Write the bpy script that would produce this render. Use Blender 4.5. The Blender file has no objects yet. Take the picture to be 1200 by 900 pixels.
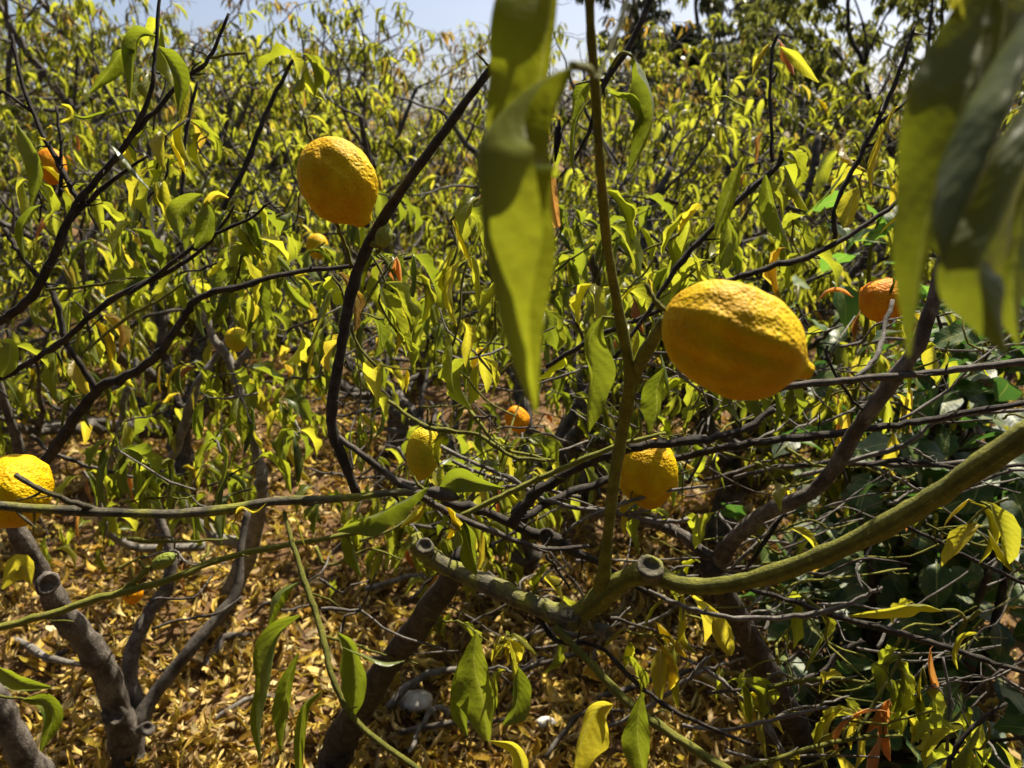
import bpy, math, random
import numpy as np
from mathutils import Vector, Matrix, Euler
R = math.radians
S = bpy.context.scene
COL = S.collection

# ------------------------------------------------------------------ camera, sky, sun, exposure
CAM_H, PITCH, FPX = 1.40, R(18.0), 900.0        # focal length in pixels of a 1200 x 900 picture
cam = bpy.data.cameras.new('camera'); cam.sensor_width = 36; cam.lens = 36*FPX/1200
cam.clip_start = 0.02; cam.clip_end = 2000
cam.dof.use_dof = True; cam.dof.focus_distance = 0.92; cam.dof.aperture_fstop = 6.5; cam.dof.aperture_blades = 7
cam_o = bpy.data.objects.new('camera', cam); COL.objects.link(cam_o)
cam_o.location = (0, 0, CAM_H); cam_o.rotation_euler = (math.pi/2-PITCH, 0, 0)
S.camera = cam_o
SUN_EL, SUN_AZ = R(55), R(31)                    # azimuth: from the view direction (+Y) towards +X
w = bpy.data.worlds.new('World'); S.world = w; w.use_nodes = True
nt = w.node_tree; bg = nt.nodes['Background']
sky = nt.nodes.new('ShaderNodeTexSky'); sky.sky_type = 'NISHITA'; sky.sun_disc = False
sky.sun_elevation = SUN_EL; sky.sun_rotation = SUN_AZ; sky.air_density = 0.6; sky.dust_density = 3.0; sky.ozone_density = 1.0
nt.links.new(sky.outputs[0], bg.inputs[0]); bg.inputs[1].default_value = 0.06
sl = bpy.data.lights.new('sun', 'SUN'); sl.energy = 5.0; sl.angle = R(0.5); sl.color = (1.0, 0.92, 0.76)
so = bpy.data.objects.new('sun', sl); COL.objects.link(so)
sdir = Vector((math.sin(SUN_AZ)*math.cos(SUN_EL), math.cos(SUN_AZ)*math.cos(SUN_EL), math.sin(SUN_EL)))
so.rotation_euler = sdir.to_track_quat('Z', 'Y').to_euler()
S.view_settings.view_transform = 'Standard'; S.view_settings.look = 'None'
S.view_settings.exposure = 1.45; S.view_settings.gamma = 1.0; S.view_settings.use_curve_mapping = False
S.render.engine = 'CYCLES'
S.cycles.max_bounces = 6; S.cycles.diffuse_bounces = 3; S.cycles.glossy_bounces = 2; S.cycles.transmission_bounces = 5
S.cycles.use_denoising = True

# ------------------------------------------------------------------ helpers
CP, SP_ = math.cos(PITCH), math.sin(PITCH)
FWD = np.array((0, CP, -SP_)); UP = np.array((0, SP_, CP)); RT = np.array((1., 0, 0)); CAM = np.array((0, 0, CAM_H))
def P(px, py, d):
    "a place in the grove: picture direction and distance along the view axis in metres"
    return CAM + d*(FWD + RT*(px-600)/FPX + UP*(450-py)/FPX)
def gdepth(py): return CAM_H/(SP_ - CP*(450-py)/FPX)
def G(px, py): return P(px, py, gdepth(py))
def proj(p):
    q = np.asarray(p)-CAM; z = q@FWD
    return 600+FPX*(q@RT)/np.maximum(z, 1e-6), 450-FPX*(q@UP)/np.maximum(z, 1e-6), z
def nrm(v): v = np.asarray(v, float); return v/(np.linalg.norm(v)+1e-12)

def mk_mesh(name, V, F, mat, uv=None, smooth=True):
    "V (n,3); F (m,4) int, -1 in the last column for a triangle"
    V = np.asarray(V, np.float32); F = np.asarray(F, np.int32)
    me = bpy.data.meshes.new(name)
    tri = F[:, 3] < 0
    cnt = np.where(tri, 3, 4); loops = F[F >= 0] if tri.any() else F.ravel()
    me.vertices.add(len(V)); me.vertices.foreach_set('co', V.ravel())
    me.loops.add(len(loops)); me.loops.foreach_set('vertex_index', loops.astype(np.int32))
    me.polygons.add(len(F)); st = np.concatenate(([0], np.cumsum(cnt)[:-1])).astype(np.int32)
    me.polygons.foreach_set('loop_start', st)
    me.polygons.foreach_set('use_smooth', np.full(len(F), smooth))
    if uv is not None:
        l = me.uv_layers.new(name='UVMap'); l.data.foreach_set('uv', np.asarray(uv, np.float32)[loops].ravel())
    me.materials.append(mat); me.update(calc_edges=True); me.validate()
    return me
def tmesh(name, t, mat): return mk_mesh(name, t[0], t[1], mat, t[2])
def link(name, me, parent=None, kind=None):
    o = bpy.data.objects.new(name, me); COL.objects.link(o)
    if parent is not None: o.parent = parent
    if kind: o['kind'] = kind
    return o
def thing(name, label, cat, loc=(0, 0, 0), group=None):
    o = bpy.data.objects.new(name, None); COL.objects.link(o); o.location = loc; o.empty_display_size = .1
    tag(o, label, cat, group); return o
def tag(o, label, cat, group=None):
    o['label'] = label; o['category'] = cat
    if group: o['group'] = group
def child(name, me, parent, loc=None, rot=None, scale=None, kind=None):
    "part given in world coordinates (a thing's Empty is only moved, never turned)"
    o = link(name, me, parent, kind); base = Vector(parent.location) if parent else Vector()
    pp = parent.parent if parent else None
    while pp: base = base+Vector(pp.location); pp = pp.parent
    o.location = (Vector(loc) if loc is not None else Vector())-base
    if rot is not None: o.rotation_euler = rot
    if scale is not None: o.scale = scale if hasattr(scale, '__len__') else (scale,)*3
    return o

class Bag:
    "collects pieces for one mesh"
    def __init__(s): s.V, s.F, s.U, s.n = [], [], [], 0
    def add(s, V, F, U=None):
        F = np.array(F); F = np.where(F >= 0, F+s.n, -1); s.V.append(V); s.F.append(F); s.n += len(V)
        s.U.append(U if U is not None else np.zeros((len(V), 2)))
    def mesh(s, name, mat): return mk_mesh(name, np.concatenate(s.V), np.concatenate(s.F), mat, np.concatenate(s.U))

def spline(pts, per=6):
    P_ = np.asarray(pts, float)
    if len(P_) == 2: t = np.linspace(0, 1, per+1)[:, None]; return P_[0]*(1-t)+P_[1]*t
    Q = np.vstack((2*P_[0]-P_[1], P_, 2*P_[-1]-P_[-2])); out = []
    for i in range(1, len(Q)-2):
        a, b, c, d = Q[i-1], Q[i], Q[i+1], Q[i+2]
        for t in np.linspace(0, 1, per, endpoint=False):
            out.append(.5*(2*b+(c-a)*t+(2*a-5*b+4*c-d)*t*t+(3*b-a-3*c+d)*t**3))
    out.append(P_[-1]); return np.array(out)

def tube(pts, sides=8, rng=None, rough=0., node=0., cap=True):
    "pts (n,4): xyz and radius"
    C, r = pts[:, :3].copy(), pts[:, 3].copy(); n = len(C)
    T = np.gradient(C, axis=0); T /= np.linalg.norm(T, axis=1)[:, None]+1e-12
    if rng is not None and rough:
        jit = rng.normal(0, 1, (n, 3)); jit[0] = jit[-1] = 0; C += jit*(r*rough*(2.6 if sides <= 9 else .8))[:, None]
    if rng is not None and node: r = r*(1+node*np.maximum(0, rng.normal(0, 1, n))-node*.3)
    if rng is not None and sides >= 10:
        q = rng.uniform(0, 6.28, 3); t_ = np.arange(n); r = r*(1+.055*np.sin(t_*.55+q[0])+.05*np.sin(t_*1.13+q[1])+.03*np.sin(t_*2.1+q[2]))
    a = np.array((0, 0, 1.)) if abs(T[0, 2]) < .9 else np.array((1., 0, 0))
    N = nrm(np.cross(T[0], a)); V = np.empty((n, sides, 3)); ang = np.arange(sides)*2*math.pi/sides
    L = np.concatenate(([0], np.cumsum(np.linalg.norm(np.diff(C, axis=0), axis=1))))
    for i in range(n):
        N = nrm(N-T[i]*(N@T[i])); B = np.cross(T[i], N)
        rr = r[i]*(1+(rng.normal(0, rough*.35, sides) if rng is not None and rough else 0))
        V[i] = C[i]+(np.outer(np.cos(ang)*rr, N)+np.outer(np.sin(ang)*rr, B))
    V = V.reshape(-1, 3); i = np.arange(n-1)[:, None]*sides; j = np.arange(sides)[None]; k = (j+1) % sides
    F = np.stack((i+j, i+k, i+k+sides, i+j+sides), -1).reshape(-1, 4)
    U = np.stack((np.tile(np.arange(sides)/sides, n), np.repeat(L, sides)), -1)
    if cap:
        V = np.vstack((V, C[0]-T[0]*r[0]*.2, C[-1]+T[-1]*r[-1]*.35)); a0, a1 = n*sides, n*sides+1
        jj = np.arange(sides); kk = (jj+1) % sides; m = np.full(sides, -1)
        F = np.vstack((F, np.stack((kk, jj, np.full(sides, a0), m), -1), np.stack((jj+(n-1)*sides, kk+(n-1)*sides, np.full(sides, a1), m), -1)))
        U = np.vstack((U, (0, 0), (0, L[-1])))
    return V, F, U

def leaf_geo(path, half, facing, foldL, foldR, curl, nu=2, nv=6, wave=0., rng=None, resample=True):
    """path (k,3), half-width (k), facing normal (k,3), fold and curl (k) in radians.
    Each side of the midrib leaves it at angle fold and keeps bending by curl towards the margin."""
    half = np.asarray(half, float); half = half if half.ndim == 2 else np.stack((half, half), -1)
    D = np.hstack((np.asarray(path, float), half.mean(1)[:, None], np.asarray(facing, float),
                   np.broadcast_to(foldL, len(path))[:, None], np.broadcast_to(foldR, len(path))[:, None], np.broadcast_to(curl, len(path))[:, None], half))
    if resample:
        D = spline(D, 8); idx = np.linspace(0, len(D)-1, nv+1); i0 = np.floor(idx).astype(int); i1 = np.minimum(i0+1, len(D)-1); f = (idx-i0)[:, None]
        D = D[i0]*(1-f)+D[i1]*f
    n = len(D); C = D[:, :3]; T = np.gradient(C, axis=0); T /= np.linalg.norm(T, axis=1)[:, None]+1e-12
    V, U = [], []
    ph = rng.uniform(0, 6.28, 2) if rng is not None else (0, 0)
    for i in range(n):
        N = nrm(D[i, 4:7]-T[i]*(D[i, 4:7]@T[i])); B = np.cross(T[i], N); row = {0: C[i]}
        for s, fold, p, h in ((-1, D[i, 7], ph[0], max(D[i, 10], 1e-5)), (1, D[i, 8], ph[1], max(D[i, 11], 1e-5))):
            q = C[i].copy()
            for k in range(1, nu+1):
                a = fold+D[i, 9]*(k-.5)/nu
                q = q+(B*s*math.cos(a)+N*math.sin(a))*h/nu
                row[s*k] = q+N*(wave*h*math.sin(i/n*19+p)*(k/nu)**2)
        for k in range(-nu, nu+1): V.append(row[k]); U.append((.5+.5*k/nu, i/(n-1)))
    m = 2*nu+1; i = np.arange(n-1)[:, None]*m; j = np.arange(m-1)[None]
    F = np.stack((i+j, i+j+1, i+j+1+m, i+j+m), -1).reshape(-1, 4)
    return np.array(V), F, np.array(U)

def leaf_profile(t, petiole=.13):
    b = np.clip((t-petiole)/(1-petiole), 0, 1)
    return np.where(t < petiole, .012+.004*t, np.maximum(.012, .205*np.sin(math.pi*b**.82)**.85))

def leaf_variant(seed, style, nu, nv):
    g = np.random.default_rng(seed); k = 9; t = np.linspace(0, 1, k)
    if style == 'droop': a0, a1, e, fl, cu, tw, wv = g.uniform(-.5, .5), -g.uniform(1.35, 1.8), g.uniform(.2, .45), g.uniform(.25, 1.0), g.uniform(.1, .9), g.uniform(-1.2, 1.2), .2
    elif style == 'roll': a0, a1, e, fl, cu, tw, wv = g.uniform(-.5, .4), -g.uniform(1.3, 2.0), g.uniform(.2, .5), g.uniform(.7, 1.15), g.uniform(.8, 1.7), g.uniform(-1.5, 1.5), .16
    elif style == 'wilt': a0, a1, e, fl, cu, tw, wv = g.uniform(-.5, .6), -g.uniform(1.3, 2.1), g.uniform(.2, .6), g.uniform(.35, 1.1), g.uniform(.2, 1.5), g.uniform(-1.8, 1.8), .3
    elif style == 'flat': a0, a1, e, fl, cu, tw, wv = g.uniform(-.2, .5), -g.uniform(.4, 1.1), .8, g.uniform(.0, .35), g.uniform(-.2, .3), g.uniform(-.4, .4), .1
    elif style == 'broad': a0, a1, e, fl, cu, tw, wv = g.uniform(-.1, .4), -g.uniform(.3, 1.0), .8, g.uniform(.05, .3), g.uniform(-.3, .2), g.uniform(-.3, .3), .12
    else: a0, a1, e, fl, cu, tw, wv = 0, g.uniform(-2.5, 2.5), 1.2, g.uniform(.3, 1.2), g.uniform(.5, 2.0), g.uniform(-1.5, 1.5), .25   # litter
    ang = a0+(a1-a0)*t**e; yaw = g.uniform(-.5, .5)*t
    d = np.stack((np.cos(ang)*np.cos(yaw), np.cos(ang)*np.sin(yaw), np.sin(ang)), -1)
    pth = np.concatenate((np.zeros((1, 3)), np.cumsum(d[:-1], axis=0)))/(k-1)
    N = np.stack((-np.sin(ang), np.zeros(k), np.cos(ang)), -1)
    roll = tw*t; Bv = np.cross(d, N); N = N*np.cos(roll)[:, None]+Bv*np.sin(roll)[:, None]
    half = leaf_profile(t, .05 if style == 'litter' else .13)*(g.uniform(.85, 1.15))*(1.75 if style == 'broad' else .84 if style in ('droop', 'roll') else 1)
    sg = -1 if (style == 'roll' and g.random() < .4) else 1
    return leaf_geo(pth, half, N, sg*fl, sg*fl*g.uniform(.5, 1.2), sg*cu, nu, nv, wv, g)

def scatter(variants, T):
    "merge transformed copies: T is a list of (variant, loc, rotation matrix 3x3, scale)"
    b = Bag()
    for v, loc, M, s in T:
        V, F, U = variants[v]; b.add((V*s)@M.T+loc, F, U)
    return b
def rot_zt(g, tilt=.3, yaw=None):
    return np.array(Euler((g.normal(0, tilt), g.normal(0, tilt), g.uniform(0, 2*math.pi) if yaw is None else yaw), 'XYZ').to_matrix())

# ------------------------------------------------------------------ materials
class N:
    def __init__(s, name):
        s.m = bpy.data.materials.new(name); s.m.use_nodes = True; s.t = s.m.node_tree; s.t.nodes.clear()
        s.out = s.n('ShaderNodeOutputMaterial')
    def n(s, ty, **kw):
        x = s.t.nodes.new(ty)
        for k, v in kw.items():
            if k.startswith('i_'):
                q = k[2:]; q = int(q) if q.isdigit() else q.replace('_', ' '); s.put(x.inputs[q], v)
            else: setattr(x, k, v)
        return x
    def put(s, inp, v):
        if hasattr(v, 'is_output') or isinstance(v, bpy.types.NodeSocket): s.t.links.new(v, inp)
        elif isinstance(v, (tuple, list)) and len(v) == 3 and inp.type == 'RGBA': inp.default_value = (*v, 1)
        else: inp.default_value = v
    def math(s, op, a, b=None, c=None, clamp=False):
        x = s.n('ShaderNodeMath', operation=op, use_clamp=clamp); s.put(x.inputs[0], a)
        if b is not None: s.put(x.inputs[1], b)
        if c is not None: s.put(x.inputs[2], c)
        return x.outputs[0]
    def mix(s, f, a, b, blend='MIX'):
        x = s.n('ShaderNodeMix', data_type='RGBA', blend_type=blend); s.put(x.inputs[0], f); s.put(x.inputs[6], a); s.put(x.inputs[7], b); return x.outputs[2]
    def ramp(s, f, stops, interp='LINEAR'):
        x = s.n('ShaderNodeValToRGB'); s.put(x.inputs[0], f); r = x.color_ramp; r.interpolation = interp
        while len(r.elements) < len(stops): r.elements.new(.5)
        for e, (p, c) in zip(r.elements, stops): e.position = p; e.color = (*c, 1)
        return x.outputs[0]
    def noise(s, scale, detail=4, vec=None, rough=.55):
        x = s.n('ShaderNodeTexNoise', i_Scale=scale, i_Detail=detail, i_Roughness=rough)
        if vec is not None: s.put(x.inputs['Vector'], vec)
        return x.outputs[0]
    def obj(s): return s.n('ShaderNodeTexCoord').outputs['Object']
    def pos(s): return s.n('ShaderNodeNewGeometry').outputs['Position']
    def bump(s, h, st, dist): return s.n('ShaderNodeBump', i_Height=h, i_Strength=st, i_Distance=dist).outputs[0]
    def done(s, sh): s.t.links.new(sh, s.out.inputs[0]); return s.m

def leaf_mat(name, stops, trans, trans_f=.48, rough=.4, pale=(.13, .16, .05), spec=.3, pale_f=.4):
    m = N(name); geo = m.n('ShaderNodeNewGeometry'); oi = m.n('ShaderNodeObjectInfo')
    rnd = m.math('FRACT', m.math('ADD', geo.outputs['Random Per Island'], m.math('MULTIPLY', oi.outputs['Random'], 7.31)))
    uv = m.n('ShaderNodeUVMap', uv_map='UVMap').outputs[0]; xy = m.n('ShaderNodeSeparateXYZ', i_0=uv)
    au = m.math('ABSOLUTE', m.math('SUBTRACT', xy.outputs[0], .5))
    rib = m.math('LESS_THAN', au, .022)
    vein = m.math('SINE', m.math('MULTIPLY', m.math('SUBTRACT', xy.outputs[1], m.math('MULTIPLY', au, .45)), 62))
    vline = m.math('GREATER_THAN', vein, .93)
    col = m.ramp(rnd, stops)
    ns = m.noise(38, 3, geo.outputs['Position'])
    col = m.mix(m.math('MULTIPLY', m.math('SUBTRACT', ns, .42, clamp=True), 1.6, clamp=True), col, (.19, .17, .02))
    sp = m.noise(260, 2, geo.outputs['Position']); col = m.mix(m.math('MULTIPLY', m.math('GREATER_THAN', sp, .70), .7), col, (.10, .055, .015))
    col = m.mix(m.math('MULTIPLY', vline, .10), col, (.24, .27, .08)); col = m.mix(m.math('MULTIPLY', rib, .6), col, (.30, .32, .09))
    col = m.mix(m.math('MULTIPLY', geo.outputs['Backfacing'], pale_f), col, pale)
    bmp = m.bump(m.math('ADD', m.math('MULTIPLY', vein, .18), m.math('MULTIPLY', m.noise(60, 3, geo.outputs['Position']), 4)), .3, .0012)
    p = m.n('ShaderNodeBsdfPrincipled', i_Base_Color=col, i_Roughness=rough, i_Normal=bmp); p.inputs['Specular IOR Level'].default_value = spec
    tc = m.mix(.55, m.ramp(rnd, [(a, tuple(min(1, x*4.2) for x in c)) for a, c in stops]), trans)
    tc = m.mix(m.math('MULTIPLY', vline, .12), tc, (.2, .2, .02)); tc = m.mix(m.math('MULTIPLY', rib, .45), tc, (.5, .5, .1))
    tr = m.n('ShaderNodeBsdfTranslucent', i_Color=tc, i_Normal=bmp)
    mx = m.n('ShaderNodeMixShader', i_0=trans_f); m.t.links.new(p.outputs[0], mx.inputs[1]); m.t.links.new(tr.outputs[0], mx.inputs[2])
    return m.done(mx.outputs[0])

GREEN = [(0, (.022, .040, .005)), (.3, (.040, .060, .006)), (.62, (.075, .090, .009)), (.84, (.13, .13, .012)), (.95, (.22, .16, .012)), (1, (.22, .085, .02))]
M_LEAF = leaf_mat('leaf_wilted', GREEN, (.58, .58, .02), trans_f=.45)
M_LEAFG = leaf_mat('leaf_limp_green', [(0, (.018, .036, .004)), (.6, (.036, .058, .006)), (1, (.07, .085, .008))], (.42, .46, .014), trans_f=.36, spec=.35)
M_SAP = leaf_mat('leaf_sapling', [(0, (.024, .065, .010)), (1, (.05, .10, .016))], (.22, .42, .03), trans_f=.4, rough=.4)
M_FAR = leaf_mat('leaf_grove', [(0, (.018, .032, .005)), (.35, (.038, .055, .007)), (.72, (.072, .086, .010)), (.92, (.12, .11, .013)), (1, (.14, .065, .018))], (.57, .56, .025), trans_f=.48)
M_HERO = leaf_mat('leaf_near', [(0, (.012, .026, .004)), (1, (.018, .034, .005))], (.60, .60, .015), trans_f=.38, rough=.3, pale=(.11, .12, .025), pale_f=.75, spec=.03)
M_HERO2 = leaf_mat('leaf_near_shaded', [(0, (.014, .026, .004)), (1, (.022, .034, .005))], (.42, .44, .012), trans_f=.26, rough=.42, pale=(.085, .105, .03), pale_f=.7, spec=.2)  # dimmer translucency puts in the shade of overlapping leaves
M_BROAD = leaf_mat('leaf_broad_dark', [(0, (.012, .030, .010)), (.7, (.024, .055, .012)), (1, (.035, .08, .014))], (.10, .26, .02), trans_f=.22, rough=.5, pale=(.05, .08, .045), spec=.35)
M_YELLOW = leaf_mat('leaf_yellowing', [(0, (.09, .105, .009)), (.6, (.155, .14, .011)), (1, (.26, .17, .014))], (.55, .48, .02))
M_RUST = leaf_mat('leaf_dead_orange', [(0, (.26, .09, .018)), (1, (.38, .16, .04))], (.7, .25, .04), trans_f=.3, rough=.6, pale=(.30, .17, .08))
M_TALL = leaf_mat('leaf_tall_tree', [(0, (.020, .028, .010)), (.6, (.045, .052, .014)), (1, (.10, .095, .02))], (.24, .25, .03))
M_DARK = leaf_mat('leaf_evergreen', [(0, (.010, .014, .008)), (1, (.03, .035, .015))], (.06, .07, .02), trans_f=.2)
M_LITTER = leaf_mat('leaf_litter', [(0, (.035, .016, .008)), (.3, (.15, .068, .016)), (.5, (.42, .24, .028)), (.85, (.60, .40, .07)), (1, (.55, .46, .24))], (.6, .36, .04), trans_f=.2, rough=.65, pale=(.48, .36, .16), spec=.25)

def bark_mat(name, dark, light, green=None, gamt=.0, scale=1.):
    m = N(name); ps = m.pos(); uv = m.n('ShaderNodeSeparateXYZ', i_0=m.n('ShaderNodeUVMap', uv_map='UVMap').outputs[0])
    an = m.math('MULTIPLY', uv.outputs[0], 6.28318); vec = m.n('ShaderNodeCombineXYZ', i_0=m.math('COSINE', an), i_1=m.math('SINE', an), i_2=m.math('MULTIPLY', uv.outputs[1], 22*scale)).outputs[0]
    n1 = m.noise(26*scale, 6, ps, .65); n2 = m.noise(170*scale, 4, ps, .6); n3 = m.noise(3.2, 5, vec, .6)
    crack = m.math('MULTIPLY', m.math('ABSOLUTE', m.math('SUBTRACT', n3, .5)), 7, clamp=True)
    col = m.mix(m.math('MULTIPLY', m.math('SUBTRACT', n1, .40, clamp=True), 4, clamp=True), dark, light)
    if green:
        g1 = m.noise(12*scale, 3, ps); f = m.math('MULTIPLY', m.math('SUBTRACT', g1, .62-gamt, clamp=True), 7, clamp=True); col = m.mix(f, col, green)
    lich = m.math('MULTIPLY', m.math('SUBTRACT', m.noise(58*scale, 4, ps, .7), .60, clamp=True), 9, clamp=True)
    col = m.mix(m.math('MULTIPLY', lich, .55), col, tuple(min(.4, x*1.7+.02) for x in light))
    col = m.mix(m.math('MULTIPLY', m.math('SUBTRACT', 1., crack), .4), col, tuple(x*.45 for x in dark))
    col = m.mix(m.math('MULTIPLY', m.math('SUBTRACT', n2, .5, clamp=True), 2.2, clamp=True), col, tuple(x*.4 for x in dark))
    h = m.math('ADD', m.math('ADD', m.math('MULTIPLY', n1, 1.2), n2), m.math('MULTIPLY', crack, .9))
    p = m.n('ShaderNodeBsdfPrincipled', i_Base_Color=col, i_Roughness=.8, i_Normal=m.bump(h, .8, .0012)); p.inputs['Specular IOR Level'].default_value = .22
    return m.done(p.outputs[0])
M_BARK = bark_mat('bark_grey_brown', (.055, .044, .034), (.20, .172, .145))
M_BARKF = bark_mat('bark_far', (.05, .042, .034), (.19, .168, .145))
M_BARKD = bark_mat('bark_dark_twig', (.026, .021, .016), (.085, .070, .055), scale=2)
M_BARKG = bark_mat('bark_green_patched', (.06, .053, .034), (.18, .158, .105), (.27, .265, .035), .16, 1.6)
M_STEM = bark_mat('young_green_stem', (.12, .122, .016), (.22, .215, .028), (.20, .15, .05), -.05, 2)
M_STEMY = bark_mat('yellow_green_stem', (.20, .205, .024), (.28, .265, .04), (.14, .10, .045), -.03, 2.5)
M_PALE = bark_mat('bark_dead_pale', (.13, .115, .095), (.33, .30, .26), None, 0, 2)
M_CUT = bark_mat('cut_wood', (.06, .048, .036), (.15, .125, .10), None, 0, 3)

def lemon_mat(name, c0, c1, green=None):
    m = N(name); ob = m.obj()
    v = m.n('ShaderNodeTexVoronoi', i_Scale=380.); v.feature = 'SMOOTH_F1'; m.put(v.inputs['Vector'], ob)
    n1 = m.noise(26, 4, ob); n2 = m.noise(95, 4, ob)
    col = m.mix(m.math('MULTIPLY', m.math('SUBTRACT', n1, .36, clamp=True), 3.2, clamp=True), c0, c1)
    if green: col = m.mix(m.math('MULTIPLY', m.math('SUBTRACT', m.noise(14, 2, ob), .42, clamp=True), 3, clamp=True), col, green)
    scar = m.math('MULTIPLY', m.math('SUBTRACT', m.noise(60, 5, ob, .7), .66, clamp=True), 9, clamp=True)
    col = m.mix(m.math('MULTIPLY', scar, .7), col, (.22, .07, .01))
    col = m.mix(m.math('MULTIPLY', m.math('LESS_THAN', v.outputs['Distance'], .22), .25), col, tuple(x*.6 for x in c0))
    h = m.math('ADD', m.math('MULTIPLY', v.outputs['Distance'], .9), m.math('MULTIPLY', n2, 2.2))
    p = m.n('ShaderNodeBsdfPrincipled', i_Base_Color=col, i_Roughness=.58, i_Normal=m.bump(h, .9, .0015))
    p.inputs['Specular IOR Level'].default_value = .1
    p.inputs['Subsurface Weight'].default_value = .15; p.inputs['Subsurface Radius'].default_value = (.008, .0025, .0003); p.inputs['Subsurface Scale'].default_value = .6
    return m.done(p.outputs[0])
M_LEM = lemon_mat('lemon_peel', (.44, .235, .0004), (.54, .37, .0006))
M_LEMO = lemon_mat('lemon_peel_orange', (.56, .17, .002), (.68, .30, .004))
M_LEMG = lemon_mat('lemon_peel_greenish', (.48, .33, .006), (.56, .43, .01), (.26, .27, .015))
M_FRUITLET = lemon_mat('green_fruitlet', (.12, .15, .02), (.2, .23, .04))

m = N('grove_soil'); ps = m.pos()
n1 = m.noise(2.2, 5, ps); n2 = m.noise(45, 5, ps, .7)
c = m.mix(m.math('MULTIPLY', m.math('SUBTRACT', n1, .35, clamp=True), 3, clamp=True), (.085, .048, .024), (.15, .09, .045))
c = m.mix(m.math('MULTIPLY', m.math('SUBTRACT', n2, .48, clamp=True), 4, clamp=True), c, (.24, .14, .05))
p = m.n('ShaderNodeBsdfPrincipled', i_Base_Color=c, i_Roughness=.95, i_Normal=m.bump(n2, 1, .02)); p.inputs['Specular IOR Level'].default_value = .1
M_SOIL = m.done(p.outputs[0])
m = N('dry_hill'); ps = m.pos(); n1 = m.noise(.25, 6, ps, .7)
M_HILL = m.done(m.n('ShaderNodeBsdfPrincipled', i_Base_Color=m.ramp(n1, [(.3, (.05, .045, .025)), (.55, (.12, .09, .05)), (.75, (.20, .15, .09))]), i_Roughness=1.).outputs[0])
m = N('pale_stone'); ps = m.pos(); n1 = m.noise(60, 4, ps)
M_STONE = m.done(m.n('ShaderNodeBsdfPrincipled', i_Base_Color=m.ramp(n1, [(.3, (.30, .27, .23)), (.7, (.62, .58, .52))]), i_Roughness=.9, i_Normal=m.bump(n1, .6, .004)).outputs[0])

# ------------------------------------------------------------------ ground, far slope
g = np.random.default_rng(5)
def ground_z(x, y): return .03*np.sin(x*1.7+.4)*np.cos(y*1.3)+.018*np.sin(x*5.1+y*3.7)+.012*np.sin(y*7.3-x*4.1)
xs = np.concatenate((-np.geomspace(900, 8, 14), np.linspace(-7.5, 7.5, 121), np.geomspace(8, 900, 14)))
ys = np.concatenate((-np.geomspace(300, 3, 8), np.linspace(-2.5, 14, 133), np.geomspace(15, 1500, 18)))
X, Y = np.meshgrid(xs, ys); near = np.clip(1-(np.hypot(X, Y)-14)/6, 0, 1)
V = np.stack((X, Y, (ground_z(X, Y)+.008*g.normal(0, 1, X.shape))*near), -1).reshape(-1, 3)
nx = len(xs); i = np.arange(len(ys)-1)[:, None]*nx; j = np.arange(nx-1)[None]
ground = link('ground', mk_mesh('ground', V, np.stack((i+j, i+j+1, i+j+1+nx, i+j+nx), -1).reshape(-1, 4), M_SOIL), kind='structure')
# low dry rise beyond the grove
xs = np.linspace(-90, 90, 61); ts = np.linspace(0, 1, 13); X, Tt = np.meshgrid(xs, ts)
Z = (2.2+.9*np.sin(X*.07+1)+.5*np.sin(X*.19))*np.sin(Tt*math.pi*.5)+.15*g.normal(0, 1, X.shape)*Tt-.05
V = np.stack((X, 42+Tt*26, Z), -1).reshape(-1, 3); i = np.arange(12)[:, None]*61; j = np.arange(60)[None]
link('hills', mk_mesh('hills', V, np.stack((i+j, i+j+1, i+j+62, i+j+61), -1).reshape(-1, 4), M_HILL), kind='structure')

# leaf litter: the largest in view one by one, the rest as one carpet
LIT = [leaf_variant(900+k, 'litter', 1, 6) for k in range(10)]
LIT_ME = [mk_mesh('fallen_leaf', *x[:2], M_LITTER, x[2]) for x in LIT]
def lit_rot(g): return np.array(Euler((g.normal(0, .5)+(math.pi if g.random() < .5 else 0), g.normal(0, .35), g.uniform(0, 6.28))).to_matrix())
T = []
for k in range(44000):
    y = 1.0+7.0*g.random()**1.7; x = g.uniform(-.72, .72)*(y+.7)
    if math.sin(x*2.1+y*1.3)+math.sin(x*.9-y*2.2+1) < -1.15 and g.random() < .75: continue
    T.append((int(g.integers(10)), np.array((x, y, ground_z(x, y)+.008+.022*g.random())), lit_rot(g), g.uniform(.035, .09)))
pr = [proj(t[1]) for t in T]
rank = sorted(range(len(T)), key=lambda k: -T[k][3]/pr[k][2] if 20 < pr[k][0] < 1180 and pr[k][1] < 890 else 1)
near_l = set(rank[:290])
for k in near_l:
    v, loc, M_, s = T[k]; o = link('fallen_leaf', LIT_ME[v], ground); o.location = loc; o.rotation_euler = Matrix(M_.tolist()).to_euler(); o.scale = (s,)*3
lo = link('leaf_litter', scatter(LIT, [T[k] for k in range(len(T)) if k not in near_l]).mesh('leaf_litter', M_LITTER), kind='stuff')
tag(lo, 'golden carpet of dry curled leaves under the lemon trees', 'leaf litter')

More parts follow.
